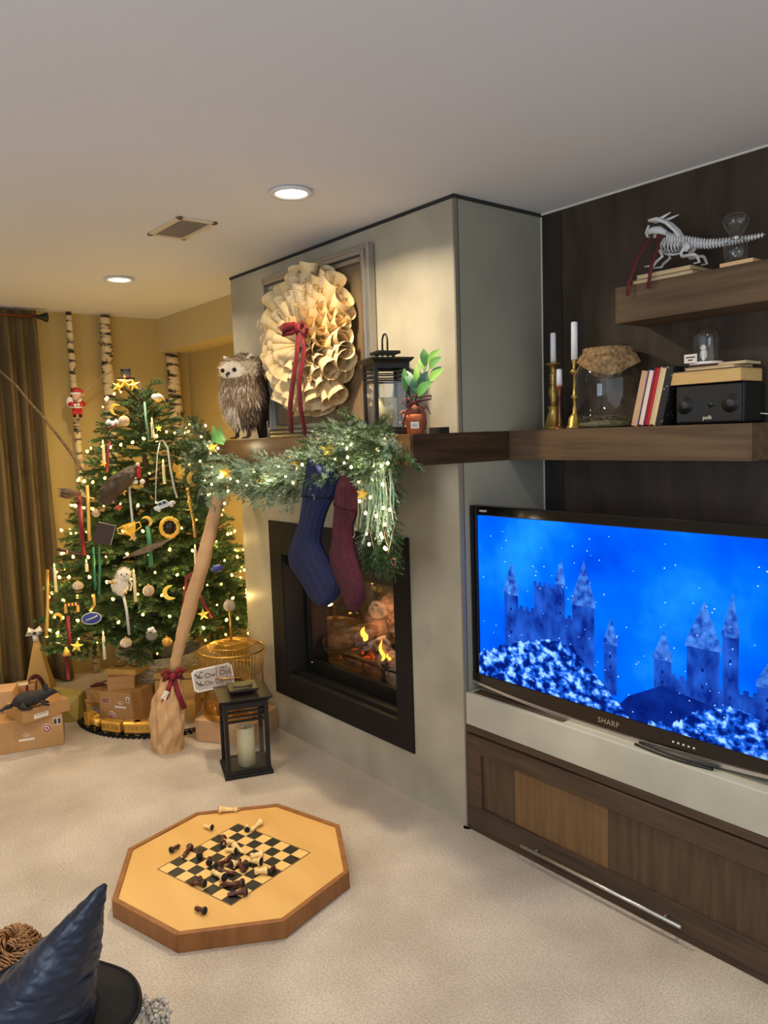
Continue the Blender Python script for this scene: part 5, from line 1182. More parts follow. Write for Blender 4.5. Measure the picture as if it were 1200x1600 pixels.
# ================================================================== STOCKINGS
def stocking(name, label, pts, mm, depth, y):
    # (u_left, v_left, u_right, v_right): facing edges of successive cross sections
    t = thing(name, label, 'stocking', at('y', y, (pts[0][0]+pts[0][2])/2, (pts[0][1]+pts[0][3])/2)); ii = XF[t.name].inverted()
    secs = [(ii @ at('y', y, a, b), ii @ at('y', y, c, d)) for a, b, c, d in pts]
    # smooth resample
    def cr(p0, p1, p2, p3, t_): return .5*((2*p1)+(p2-p0)*t_+(2*p0-5*p1+4*p2-p3)*t_*t_+(3*p1-p0-3*p2+p3)*t_**3)
    S_ = []; N_ = len(secs)
    for i in range(N_-1):
        for k in range(10):
            f = [secs[max(0, min(N_-1, i+j))] for j in (-1, 0, 1, 2)]; S_.append(tuple(cr(*[q_[e] for q_ in f], k/10) for e in (0, 1)))
    S_.append(secs[-1]); n_ = 112; vs = []; M_ = len(S_)
    ncuff = int(M_*.24)
    for j, (a, b) in enumerate(S_):
        c_ = (a+b)/2; h_ = (b-a)/2; dd = depth*min(1, max(.05, h_.length/.05))*(1.12 if j < ncuff else 1)
        for k in range(n_):
            an = 2*PI*k/n_; rb_ = 1+(.05*math.sin(an*16) if j < ncuff else .028*math.sin(an*14))
            vs.append(c_+h_*(1.06 if j < ncuff else 1)*math.cos(an)*rb_+V((0, -math.sin(an)*dd*rb_, 0)))
    def part(nm, j0, j1):
        m_ = MB(); fs = [(j*n_+k, j*n_+(k+1) % n_, (j+1)*n_+(k+1) % n_, (j+1)*n_+k) for j in range(j1-j0) for k in range(n_)]
        fs += [tuple(range(n_)), tuple((j1-j0)*n_+k for k in range(n_))]
        m_.add(vs[j0*n_:(j1+1)*n_], fs, 0, True); return m_.build(nm, mm, t)
    part('cuff', 0, ncuff-1); part('foot', ncuff-2, M_-1)
    MB().tube([ii @ at('y', y, (pts[0][0]+pts[0][2])/2, pts[0][1]+2), ii @ at('y', y+.02, (pts[0][0]+pts[0][2])/2-2, pts[0][1]-14), ii @ at('y', y+.05, (pts[0][0]+pts[0][2])/2+2, pts[0][1]-18)], .004, 6).build('loop', mm, t)
stocking('blue_stocking', 'navy blue ribbed knit stocking hanging from the garland', [(486, 713, 506, 718), (483, 735, 524, 742), (478, 760, 526, 766), (474, 790, 512, 792), (470, 815, 504, 816), (462, 838, 500, 840), (454, 862, 502, 852), (456, 884, 512, 874), (472, 908, 524, 898), (486, 932, 530, 914), (500, 945, 526, 930), (510, 947, 516, 942)], 'knitb', .034, -.33)
stocking('wine_stocking', 'wine red knit stocking with a slouching cuff hanging right of the blue one', [(535, 742, 550, 744), (532, 756, 556, 762), (527, 775, 558, 790), (524, 800, 555, 806), (522, 825, 550, 822), (521, 845, 551, 838), (517, 868, 553, 858), (522, 895, 559, 884), (534, 920, 566, 908), (542, 942, 568, 928), (550, 953, 564, 944), (556, 955, 560, 951)], 'knitr', .028, -.325)

# ================================================================== WRAPPED BROOM
BB = V((-1.60, -.565, 0)); TT = at('y', -.30, 347, 757)
br = thing('wrapped_broom', 'tall broom wrapped in brown paper leaning on the mantel', 'broom', BB); bi = XF[br.name].inverted()
hp = []
for i, (u, v) in enumerate(((270, 1052), (276, 1030), (283, 1000), (291, 968), (300, 935), (311, 900), (319, 870), (326, 840), (333, 810), (340, 785), (348, 758))):
    y = BB.y+.06+(TT.y-BB.y-.06)*(1052-v)/(1052-758); hp.append(bi @ at('y', y, u, v))
MB().tube(hp, [.026, .03, .031, .035, .037, .036, .037, .034, .033, .034, .032], 16).build('wrapped_handle', 'kraft3', br, sub=3)
tx2 = bpy.data.textures.new('paper_crumple', 'CLOUDS'); tx2.noise_scale = .05
dm2 = br.children[0].modifiers.new('d', 'DISPLACE'); dm2.texture = tx2; dm2.strength = .012; dm2.texture_coords = 'LOCAL'
nk = hp[0]
def bag(u, v):
    a = 2*PI*u; z = v*nk.z*1.02; t_ = v; sx = [(0, .082), (.12, .09), (.35, .094), (.6, .088), (.8, .062), (.95, .038), (1, .036)]
    for (a0, r0), (a1, r1) in zip(sx, sx[1:]):
        if a0 <= t_ <= a1+1e-6: r_ = r0+(r1-r0)*(t_-a0)/(a1-a0); break
    f = math.copysign(abs(math.cos(a))**.72, math.cos(a)), math.copysign(abs(math.sin(a))**.72, math.sin(a))
    w_ = .006*math.sin(9*a+12*t_)*(.3+t_)+.004*math.sin(5*a-20*t_)+.012*MN.noise((f[0]*3, f[1]*3, t_*6))
    c_ = nk*max(0, (t_-.35)/.65)**1.3 if t_ > .35 else V((0, 0, 0)); c_ = V((c_.x, c_.y, 0))
    return c_+V(((r_+w_)*f[0], (r_*.82+w_)*f[1], z))
m_ = MB().grid(bag, 72, 30, sm=True); m_.add([(.08*math.cos(a), .065*math.sin(a), .001) for a in [2*PI*k/20 for k in range(20)]], [tuple(range(20))]); m_.build('paper_bag', 'kraft3', br)
bf = face(BB, tocam(BB)); 
bt = MB()
for (u0, v0), (u1, v1) in (((241, 1112), (247, 1165)), ((270, 1098), (266, 1160)), ((246, 1098), (264, 1083))):
    bt.tube([bi @ at('x', BB.x+.09, u0, v0), bi @ at('x', BB.x+.09, u1, v1)], .0022, 5)
bt.build('paper_fold', 'kraft3', br)
nb_ = bi @ (XF[br.name] @ nk); cn = tocam(BB)*.05; sd_ = V((-cn.y, cn.x, 0)).normalized()
rb = MB(); kn = nk+cn+V((0, 0, -.0))
rb.tube([nk+V((.043*math.cos(a*PI/8), .043*math.sin(a*PI/8), -.004)) for a in range(16)], .009, 6, closed=True)
for s_ in (-1, 1): rb.strip([kn, kn+sd_*s_*.03+V((0, 0, .03)), kn+sd_*s_*.055+V((0, 0, .018)), kn+sd_*s_*.05+V((0, 0, -.012)), kn], [.018, .03, .034, .03, .018], (0, 0, 1) if s_ > 0 else (.3, .3, 1), .002)
rb.ball(kn+cn*.2, (.018, .018, .02), 10)
rb.strip([kn, kn+sd_*-.03+cn*.7+V((0, 0, -.06)), kn+sd_*-.055+cn*.95+V((0, 0, -.12))], .024, sd_, .0015); rb.strip([kn, kn+sd_*.02+cn*.9+V((0, 0, -.08)), kn+sd_*.045+cn*1.1+V((0, 0, -.16))], .026, sd_, .0015)
o = rb.build('ribbon', 'velvet', br); o['label'] = 'red velvet ribbon tied round the neck'
tg = MB().box((0, 0, 0), (.026, .002, .045), MX.Translation(kn+sd_*-.045+cn*1.15+V((0, 0, -.075))) @ MX.Rotation(R(57)+PI/2-PI/2, 4, 'Z') @ MX.Rotation(.5, 4, 'Y')).build('gift_tag', 'label', br)

# ================================================================== GIFT BOXES, TRAIN, CAGE
def pxbox(name, label, fl, fr_, top, depth, z0, mm, cat='gift box', lid=0, ext=(0, 0), ribbon=None, tape=True):
    a, b = at('z', z0, *fl), at('z', z0, *fr_); ux = (b-a).normalized(); a -= ux*ext[0]; b += ux*ext[1]
    d = ray(*top); # height where the upper corner's ray passes the front edge
    n_ = V((ux.y, -ux.x, 0)); tt = ((a-CP).dot(n_))/d.dot(n_); h_ = (CP+d*tt).z-z0
    t = thing(name, label, cat, xf=frame(a, ux, (0, 0, 1)), group=None); w_ = (b-a).length; e = .002
    if lid:
        hl = h_*lid; B((e, e, 0), (w_-e, depth-e, h_-hl+.004)).build('box', mm, t, bev=.003); B((0, 0, h_-hl), (w_, depth, h_)).build('lid', mm, t, bev=.003)
    else: B((0, 0, 0), (w_, depth, h_)).build('box', mm, t, bev=.004)
    t['dims'] = (w_, depth, h_)
    if tape: MB().bb((w_*.47, -.0006, 0), (w_*.47+.002, -.0001, h_)).bb((w_*.47, 0, h_+.0001), (w_*.47+.002, depth, h_+.0006)).build('paper_seam', 'kraft3', t)
    del t['dims']
    return t, w_, h_, z0+h_
def stick(t, x0, x1, z0, z1, mm, marks=(), ink='ink', rot=0, name='label', y=-.0008):
    c_ = ((x0+x1)/2, (z0+z1)/2); xf = MX.Translation((c_[0], y, c_[1])) @ MX.Rotation(rot, 4, 'Y')
    MB().box((0, 0, 0), (x1-x0, .001, z1-z0), xf).build(name, mm, t)
    if marks:
        m_ = MB()
        for mx0, mx1, mz0, mz1 in marks: m_.box(((mx0+mx1)/2*(x1-x0), -.0007, (mz0+mz1)/2*(z1-z0)), ((mx1-mx0)*(x1-x0), .0006, (mz1-mz0)*(z1-z0)), xf)
        m_.build('print', ink, t)['kind'] = 'stuff'
LN = [(-.4, .4, .2, .3), (-.4, .3, -.02, .08), (-.4, .35, -.25, -.15)]
def crest(t, x, z, s_):
    m_ = MB(); xf = MX.Translation((x, -.0008, z))
    for a in (-.9, -.3, .3, .9): m_.tube([xf @ V((0, 0, 0)), xf @ V((s_*.5*math.sin(a), 0, s_*.55*math.cos(a)))], .0016, 4)
    m_.box((0, 0, -s_*.22), (s_*1.5, .001, s_*.22), xf); m_.build('printed_emblem', 'label', t)
def disc(t, x, z, r_, mm='label', ink='redink'):
    q_ = MX.Translation((x, 0, z)) @ MX.Rotation(PI/2, 4, 'X'); MB().lathe([(1e-5, 0), (r_, 0), (r_, .001), (1e-5, .001)], 18, xf=q_).build('seal', mm, t); MB().lathe([(r_*.6, .0005), (r_*.6, .0016), (r_*.85, .0016), (r_*.85, .0005)], 18, xf=q_, cap=False).box((0, 0, .0012), (r_*.5, r_*.5, .001), q_).build('seal_print', ink, t)
A, wA, hA_, zA = pxbox('gift_box', 'largest brown paper gift box at the far left on the carpet', (0, 1180), (101, 1163), (98, 1115), .26, 0, 'kraft', ext=(.16, 0))
crest(A, wA*.62, hA_*.42, .05); disc(A, wA*.83, hA_*.62, .022); stick(A, wA*.9, wA*.985, hA_*.66, hA_*.92, 'signg', ((-.4, -.1, -.3, .3), (.1, .4, -.3, .3)))
A2, _, _, _ = pxbox('gift_box', 'pale brown box at the left edge behind the black rat', (-60, 1122), (22, 1113), (22, 1079), .15, zA, 'kraft3')
Bx, wB, hB_, zB = pxbox('gift_box', 'flat brown box under the black rat', (37, 1132), (110, 1110), (110, 1090), .2, zA, 'kraft')
stick(Bx, wB*.22, wB*.52, hB_*.15, hB_*.5, 'label', LN[:1], 'redink', -.0, 'sticker')
Cx, wC, hC_, zC = pxbox('gift_box', 'small lidded brown box with a dark red ribbon and white label', (23, 1098), (56, 1094), (55, 1070), .11, zA, 'kraft', lid=.36)
MB().bb((wC*.58, -.0015, 0), (wC*.58+.012, .1115, hC_+.0015)).bb((-.0015, .045, hC_*.6), (wC+.0015, .057, hC_+.0015)).build('ribbon', 'wine', Cx)
MB().box((wC*.35, .035, hC_+.002), (wC*.6, .05, .001)).build('label', 'label', Cx)
cq = XF[Cx.name]
# paper cone with handle loop and topper
cp = at('z', 0, 64, 1086); cp = V((-2.78, -.86, 0)) if False else at('x', -2.72, 60, 1066); cp.z = 0
tc = thing('paper_cone_gift', 'tall yellow brown paper pyramid with a dark red handle behind the boxes', 'gift', xf=face(cp, tocam(cp)))
ph = (CP+ray(62, 985)*((cp-CP).dot(FW))).z
m_ = MB(); rb_ = .15
m_.add([(-rb_*.75, -.08, 0), (rb_*.62, -.1, 0), (rb_*.86, .06, 0), (-rb_*.4, .1, 0), (.004, -.008, ph), (.01, -.006, ph), (.01, .006, ph), (.004, .006, ph)], [(0, 1, 5, 4), (1, 2, 6, 5), (2, 3, 7, 6), (3, 0, 4, 7), (4, 5, 6, 7), (3, 2, 1, 0)]); m_.build('paper', 'kraft2', tc, bev=.004)
MB().tube([(-.07+.055-.055*math.cos(PI*i/12), -.09+.03*math.sin(PI*i/12), .05+.17*math.sin(PI*i/12)) for i in range(13)], .011, 8).build('handle', 'wine', tc)
bwm = MB()
for s_ in (-1, 1): bwm.strip([(0, -.01, ph), (s_*.03, -.02, ph+.025), (s_*.045, -.02, ph), (0, -.01, ph)], .03, (0, .4, 1), .002)
bwm.strip([(0, -.01, ph), (.005, -.02, ph-.05)], .03, (1, 0, 0), .002); bwm.build('topper_bow', 'whitep', tc); MB().ball((0, -.025, ph), .009, 8).tube([(0, 0, ph), (.005, 0, ph+.045)], .003, 5).build('topper_knot', 'blackm', tc)
# folded paper bag
fb = at('z', 0, 104, 1128); tb = thing('paper_bag', 'crumpled yellow green paper bag between the gift boxes', 'bag', xf=face(fb, tocam(fb)))
m_ = MB(); m_.add([(-.09, 0, 0), (.06, -.03, 0), (.13, .07, 0), (-.06, .12, 0), (-.07, .03, .17), (.075, .0, .14), (.11, .06, .15), (-.05, .09, .19), (.0, -.035, .08)], [(0, 1, 8), (1, 5, 8), (5, 4, 8), (4, 0, 8), (1, 2, 6, 5), (2, 3, 7, 6), (3, 0, 4, 7), (4, 5, 6, 7), (3, 2, 1, 0)])
m_.build('paper', mat('olive_paper', (158, 138, 60), .6, c2=(178, 156, 78), scale=6), tb, bev=.003)
# the black rat
rp = at('z', zB, 46, 1106); ra = thing('rat_figure', 'black rat figure crouching on the flat gift box', 'rat', xf=face(rp, tocam(rp)) @ MX.Scale(.94, 4))
MB().tube([(-.085, .01, .03), (-.06, 0, .042), (-.02, 0, .05), (.03, 0, .052), (.07, 0, .06), (.098, -.002, .072), (.125, -.004, .072), (.146, -.006, .066)], [.012, .034, .044, .042, .032, .026, .017, .006], 16).build('body', 'rat', ra, sub=1)
MB().tube([(-.085, .01, .026), (-.115, 0, .022), (-.14, -.012, .012), (-.13, -.03, .01)], [.014, .011, .008, .003], 8).build('tail', 'rat', ra)
for s_ in (-1, 1):
    MB().ball((.088, s_*.02, .1), (.012, .005, .016), 10).build('ear', 'rat', ra); MB().ball((.122, -.004+s_*.014, .079), .0036, 8).build('eye', 'gloss', ra)
    MB().tube([(.06, s_*.026, .04), (.075, s_*.028, .014), (.1, s_*.028, .005)], [.012, .008, .005], 8).build('foreleg', 'rat', ra); MB().tube([(-.04, s_*.034, .035), (-.02, s_*.04, .012), (.015, s_*.04, .005)], [.022, .012, .006], 8).build('hind_leg', 'rat', ra)
wk = MB()
for k in range(4): wk.tube([(.14, -.008, .066), (.165, -.02-.012*k, .078-.008*k)], .0008, 4)
wk.build('whiskers', 'rat', ra)
# centre stack
E_, wE, hE, zE = pxbox('gift_box', 'big cube shaped brown paper gift box with stickers in the middle', (157, 1129), (208, 1135), (206, 1085), .2, 0, 'kraft')
stick(E_, wE*.08, wE*.36, hE*.62, hE*.82, 'pink', LN); crest(E_, wE*.66, hE*.62, .05); stick(E_, wE*.84, wE*.94, hE*.72, hE*.9, 'label', ((-.3, .3, -.3, -.05), (-.2, .2, .1, .3))); disc(E_, wE*.38, hE*.27, .024); stick(E_, wE*.1, wE*.5, hE*.06, hE*.12, 'label', ((-.45, .45, -.2, .2),))
F_, wF, hF, zF = pxbox('gift_box', 'small brown lidded box on the big cube box', (168, 1080), (211, 1076), (211, 1055), .13, zE, 'kraft', lid=.45)
G_, wG, hG, zG = pxbox('gift_box', 'flat wrapped parcel tied with dark cord on top of the stack', (166, 1054), (212, 1056), (212, 1047), .16, zF, 'kraft2')
MB().tube([(wG*.1, .05, hG+.002), (wG*.4, .055, hG+.004), (wG*.55, .06, hG+.02), (wG*.7, .055, hG+.004), (wG, .06, hG+.002)], .003, 6).build('cord', 'cord', G_)
H1, w1, h1_, z1_ = pxbox('gift_box', 'small brown box with a white label left of the big cube box', (134, 1121), (158, 1124), (158, 1096), .12, 0, 'kraft2', lid=.2); stick(H1, w1*.5, w1*.9, h1_*.35, h1_*.62, 'signg', LN)
H2, w2, h2_, z2_ = pxbox('gift_box', 'brown box with a dark bow stacked on the small labelled box', (135, 1098), (156, 1099), (156, 1079), .12, z1_, 'kraft', lid=.25); MB().tube([(0, .05, h2_+.004), (w2*.5, .06, h2_+.016), (w2, .07, h2_+.012)], [.006, .012, .005], 8).build('bow', 'wine', H2)
I1_, wI, hI, zI = pxbox('gift_box', 'wide brown box behind the wrapped broom, lower of two', (244, 1120), (302, 1118), (302, 1085), .12, 0, 'kraft', ext=(.0, .02))
I2_, wJ, hJ, zJ = pxbox('gift_box', 'wide yellow brown lidded box tied with black cord behind the broom', (242, 1086), (304, 1084), (304, 1050), .12, zI, 'kraft2', lid=.3, ext=(0, .02)); MB().bb((-.001, -.0015, hJ*.68), (wJ+.001, .0, hJ*.71)).build('cord', 'cord', I2_)
J_, wj, hj, zj = pxbox('gift_box', 'little brown box half hidden beside the birdcage box', (293, 1130), (307, 1128), (306, 1099), .08, 0, 'kraft2')
# train on a loop of track
TCX, TCY, TRR = -2.22, -.27, .505
tk = thing('train_track', 'round loop of black toy train track on the carpet round the tree', 'train track', (TCX, TCY, 0))
for r_ in (TRR-.018, TRR+.018): MB().tube([(r_*math.cos(2*PI*i/96), r_*math.sin(2*PI*i/96), .012) for i in range(96)], .0035, 6, closed=True).build('rail', 'blackm', tk)
slm = MB().box((0, 0, .004), (.062, .016, .008)).mesh('sleeper', 'blackm')
for i in range(110): a = 2*PI*i/110; sub('sleeper', slm, tk, MX.Translation((TRR*math.cos(a), TRR*math.sin(a), 0)) @ MX.Rotation(a, 4, 'Z'))
def onring(u, v):
    p = at('z', .03, u, v); return math.atan2(p.y-TCY, p.x-TCX)
def car(label, a, L, h_, kind):
    t = thing('train_car' if kind else 'train_engine', label, 'toy train', xf=MX.Translation((TCX+TRR*math.cos(a), TCY+TRR*math.sin(a), .0155)) @ MX.Rotation(a+PI/2, 4, 'Z'), group='gold toy train')
    B((-L/2, -.024, .008), (L/2, .024, .016)).build('chassis', 'blackm', t)
    for x in (-L*.3, L*.3):
        for y in (-.02, .02): MB().lathe([(1e-5, -.003), (.009, -.003), (.01, .003), (1e-5, .003)], 14, xf=MX.Translation((x, y, .0095)) @ MX.Rotation(PI/2, 4, 'X')).build('wheel', 'train', t)
    if kind == 0:
        MB().tube([(L/2-.005, 0, .042), (-L*.15, 0, .042)], .024, 16).build('boiler', 'train', t); B((-L/2, -.027, .016), (-L*.12, .027, h_)).build('cab', 'train', t, bev=.003); MB().lathe([(.008, .06), (.008, .075), (.012, .088), (1e-5, .088)], 12, (L*.33, 0, 0)).build('funnel', 'train', t)
        MB().lathe([(.012, .06), (.01, .072), (1e-5, .076)], 12, (L*.1, 0, 0)).build('dome', 'train', t)
    else:
        B((-L/2+.004, -.025, .016), (L/2-.004, .025, h_-.008)).build('body', 'train', t, bev=.003); MB().prism([(-.028, h_-.01), (.028, h_-.01), (.018, h_), (-.018, h_)], L-.004, MX.Rotation(PI/2, 4, 'Z') @ MX.Translation((0, -L/2+.002, 0))).build('roof', 'train', t)
        m_ = MB()
        for k in range(4): m_.bb((-L*.4+k*L*.22, -.0262, h_*.45), (-L*.4+k*L*.22+L*.13, .0262, h_*.72))
        m_.build('windows', 'brass', t)['kind'] = 'stuff'
for u, v, L, h_, k, lb in ((150, 1133, .12, .085, 0, 'gold toy train engine at the left front of the track'), (176, 1142, .13, .07, 1, 'gold toy train carriage right behind the engine'), (204, 1147, .09, .075, 2, 'short gold toy train carriage, third along the track'), (228, 1145, .13, .075, 1, 'gold toy train carriage half hidden by the paper bag')): car(lb, onring(u, v), L, h_, k)
car('gold toy train carriage on the inner side by the cube box', onring(268, 1144), .12, .075, 1)
# birdcage on its box
c0, ux_, uy_ = V((-1.589, -.417, 0)), V((.834, .551, 0)), V((-.551, .834, 0))
kx = thing('gift_box', 'wide brown box carrying the gold birdcage', 'gift box', xf=frame(c0, ux_, (0, 0, 1))); B((0, 0, 0), (.342, .288, .118)).build('box', 'kraft3', kx, bev=.004)
MB().bb((.17, -.0006, 0), (.173, 0, .118)).build('paper_seam', 'kraft', kx)
cc = c0+ux_*.158+uy_*.148+V((0, 0, .119)); cg = thing('birdcage', 'round gold wire birdcage with straw inside standing on a box', 'birdcage', cc)
RC, ZS, ZT = .158, .345, .378
def ring(r_, z, w_, nm='ring'): MB().tube([(r_*math.cos(2*PI*i/48), r_*math.sin(2*PI*i/48), z) for i in range(48)], w_, 6, closed=True).build(nm, 'gold', cg)
MB().lathe([(1e-5, 0), (RC+.004, 0), (RC+.006, .03), (RC-.002, .034), (RC-.006, .008), (1e-5, .008)], 48).build('tray', 'gold', cg)
for r_, z, w_ in ((RC, .1, .0025), (RC+.002, .235, .0025), (RC+.014, ZS, .005), (RC*.78, ZT-.008, .003), (RC*.5, ZT+.006, .003), (RC*.28, ZT+.01, .0025)): ring(r_, z, w_)
wm = MB().tube([(RC, 0, .03), (RC, 0, .235), (RC+.014, 0, ZS), (RC*.9, 0, ZS+.018), (RC*.78, 0, ZT-.008), (RC*.5, 0, ZT+.006), (.004, 0, ZT+.014)], .0015, 4).mesh('cage_wire', 'gold')
for k in range(56): sub('cage_wire', wm, cg, MX.Rotation(2*PI*k/56, 4, 'Z'))
MB().tube([(0, 0, ZT+.012), (0, 0, ZT+.17)], .006, 8).build('stem', 'gold', cg); MB().ball((0, 0, ZT+.2), .032, 16).build('finial_ball', 'fabricb', cg)
m_ = MB(); g = random.Random(15)
for k in range(420):
    a, r_ = g.uniform(0, 6.28), RC*.9*math.sqrt(g.random()); z = .015+g.random()*(.11-.06*r_/RC); a2 = g.uniform(0, 6.28); p_ = V((r_*math.cos(a), r_*math.sin(a), z)); d = V((math.cos(a2), math.sin(a2), g.uniform(-.3, .5)))*.03
    if (p_+d).xy.length > RC*.96 or (p_-d).xy.length > RC*.96: continue
    m_.tube([p_-d, p_+V((0, 0, .008)), p_+d], .0014, 3, sm=False)
m_.build('straw', 'straw', cg)['kind'] = 'stuff'
# sign hung on the cage
sgp = cc+tocam(cc)*(RC+.022)
sw_ = at('y', sgp.y, 333, 1060); sgp = CP+ray(333, 1059)*((sgp-CP).dot(FW)); sg = thing('hanging_sign', 'white card sign lettered Owl Out hanging on the birdcage', 'sign', xf=face(sgp, tocam(sgp)) @ MX.Rotation(R(-7), 4, 'Y'))
W_, H_, c_ = .103, .06, .012
def plq(w_, h_, c_): return [(-w_+c_, -h_), (w_-c_, -h_), (w_-c_, -h_+c_*.4), (w_-c_*.4, -h_+c_), (w_, -h_+c_), (w_, h_-c_), (w_-c_*.4, h_-c_), (w_-c_, h_-c_*.4), (w_-c_, h_), (-w_+c_, h_), (-w_+c_, h_-c_*.4), (-w_+c_*.4, h_-c_), (-w_, h_-c_), (-w_, -h_+c_), (-w_+c_*.4, -h_+c_), (-w_+c_, -h_+c_*.4)]
MB().prism(plq(W_, H_, c_), .003, None, 0, 0).build('card', 'whitep', sg); MB().prism(plq(W_*.92, H_*.87, c_), .001, None, 0, -.001).build('inner_panel', 'signg', sg)
text('Owl Out', .037, 'ink', sg, tface(XF[sg.name], .028, -.0018, .017), ext=.0003); text('On Delivery', .033, 'ink', sg, tface(XF[sg.name], -.046, -.0018, -.022), ext=.0003, align='LEFT')
m_ = MB()
for z in (.022, -.018): m_.tube([(-.085, -.0016, z+.016), (-.072, -.0016, z-.006), (-.05, -.0016, z-.008)], .003, 5).tube([(-.072, -.0016, z-.004), (-.062, -.0016, z+.01)], .0025, 5)
m_.tube([(-.06, -.0016, .04), (-.045, -.0016, .043)], .002, 5).tube([(.045, -.0016, .042), (.065, -.0016, .044)], .002, 5).build('sprig_print', 'ink', sg)['kind'] = 'stuff'
MB().tube([(-.06, .001, H_), (0, .016, H_+.05), (.06, .001, H_)], .001, 4).build('string', 'straw', sg)
# cord and prop behind the boxes
tag(MB().tube([at('z', .02, 128, 1098), at('z', .01, 134, 1085), at('z', .01, 150, 1070), at('z', .02, 170, 1062)], .004, 6).build('electric_flex', 'cord', loc=at('z', .02, 128, 1098)), 'dark electric flex trailing from the tree foot', 'cord')

# ================================================================== GAME BOARD AND CHESS PIECES
BC = V((-.322, -.861, 0)); BA = math.atan2(-1.124+.861, -.662+.322); BRR = .43
ocn = lambda r_, z: [V((r_*math.cos(BA+k*PI/4), r_*math.sin(BA+k*PI/4), z)) for k in range(8)]
gb_ = thing('game_board', 'octagonal wooden game board with a checkered centre lying on the carpet', 'game board', BC)
m_ = MB(); a, b = ocn(BRR-.02, .008), ocn(BRR-.02, .055); m_.add(a+b, [tuple(range(7, -1, -1)), tuple(range(8, 16))]+[(k, (k+1) % 8, 8+(k+1) % 8, 8+k) for k in range(8)]); m_.build('playing_surface', 'board', gb_)
for k in range(8):
    p0, p1 = ocn(BRR, 0)[k], ocn(BRR, 0)[(k+1) % 8]; q0, q1 = ocn(BRR-.02, 0)[k], ocn(BRR-.02, 0)[(k+1) % 8]; f = .9985
    vs = [V((p.x*f if 0 else p.x, p.y, z)) for z in (0, .061) for p in (p0, p1, q1, q0)]
    MB().add(vs, [(3, 2, 1, 0), (4, 5, 6, 7), (0, 1, 5, 4), (1, 2, 6, 5), (2, 3, 7, 6), (3, 0, 4, 7)]).build('edge_rail', 'bedge', gb_, bev=.002)
CK = [at('z', .0555, *p) for p in ((263, 1359), (371, 1292), (467, 1331), (363, 1408))]
cx_ = (CK[3]-CK[0]).normalized(); cz_ = V((0, 0, 1)); cs = .378; cmid = sum(CK, V())/4
ckf = MX.Translation(-BC) @ frame(cmid, cx_, cz_); sq = cs/8
dm_, lm_ = MB().box((0, 0, 0), (sq, sq, .0006)).mesh('square', 'sqd'), MB().box((0, 0, 0), (sq, sq, .0006)).mesh('square', 'sql')
ckf = ckf @ MX.Translation((0, 0, 0))
for i in range(8):
    for j in range(8): sub('square', dm_ if (i+j) % 2 else lm_, gb_, ckf @ MX.Translation(((i-3.5)*sq, (j-3.5)*sq, .0001)))
m_ = MB(); h_ = cs/2+.002
for a_, b_ in (((-h_, -h_-.002), (h_, -h_)), ((-h_, h_), (h_, h_+.002)), ((-h_-.002, -h_-.002), (-h_, h_+.002)), ((h_, -h_-.002), (h_+.002, h_+.002))): m_.bb((a_[0], a_[1], -.0002), (b_[0], b_[1], .0004), xf=ckf)
m_.build('border_line', 'sqd', gb_)
PR = {'pawn': [(.0115, 0), (.0125, .004), (.0085, .009), (.006, .022), (.0085, .025), (.005, .027), (.0085, .034), (.006, .041), (1e-5, .043)],
      'bishop': [(.013, 0), (.014, .005), (.0095, .011), (.006, .036), (.0095, .039), (.0055, .042), (.0085, .05), (.006, .058), (.002, .062), (.0025, .065), (1e-5, .067)],
      'rook': [(.013, 0), (.0145, .005), (.01, .011), (.0085, .03), (.0115, .035), (.0115, .045), (.009, .045), (.009, .041), (1e-5, .041)],
      'queen': [(.0145, 0), (.016, .006), (.0105, .013), (.0065, .045), (.0105, .048), (.006, .051), (.0105, .067), (.008, .068), (.0035, .07), (1e-5, .074)],
      'king': [(.0145, 0), (.016, .006), (.0105, .013), (.007, .048), (.011, .051), (.0065, .054), (.0115, .071), (.007, .075), (.0025, .076), (.0025, .085), (1e-5, .086)]}
PR['knight'] = PR['bishop']
KM = {}
def piece(kind, dark, u0, v0, u1, v1, label, dz=0, group=None):
    # base end (u0,v0) to head end (u1,v1), lying on the board
    pr = PR[kind]; L = pr[-1][1]; rb_ = pr[1][0]; a, b = at('z', .056+.009+dz, u0, v0), at('z', .056+.009+dz, u1, v1); d = b-a; d.z = 0; d.normalize()
    sl_ = math.atan2(pr[-3][0]-rb_, L)*.8 if kind != 'rook' else 0
    d3 = V((d.x*math.cos(sl_), d.y*math.cos(sl_), math.sin(sl_))); mid = (a+b)/2; o_ = mid-d*L/2; o_.z = .0563+rb_*math.cos(sl_)+.0002+dz
    xq = d3.orthogonal().normalized(); fr_ = MX.Identity(4); y_ = d3.cross(xq)
    for i in range(3): fr_[i][0] = xq[i]; fr_[i][1] = y_[i]; fr_[i][2] = d3[i]; fr_[i][3] = o_[i]
    t = thing('chess_'+kind, label, 'chess piece', xf=fr_, group=group or ('dark' if dark else 'pale')+' chess pieces on the game board')
    key = (kind, dark)
    if key not in KM:
        m_ = MB().lathe(pr, 18)
        if kind == 'knight': m_ = MB().lathe(pr[:6], 18).prism([(-.007, .04), (.008, .04), (.006, .05), (.013, .052), (.012, .058), (.002, .066), (-.008, .058)], .011, None, 0, -.0055)
        if kind == 'king': m_.box((0, 0, .08), (.012, .003, .003))
        KM[key] = (m_.mesh('body', 'chd' if dark else 'chl'), MB().lathe([(1e-5, -.0012), (rb_*.88, -.0012), (rb_*.9, .0)], 18, cap=False).mesh('felt_pad', 'felt'))
    sub('body', KM[key][0], t, MX.Identity(4)); sub('felt_pad', KM[key][1], t, MX.Identity(4))
D_, L_ = True, False
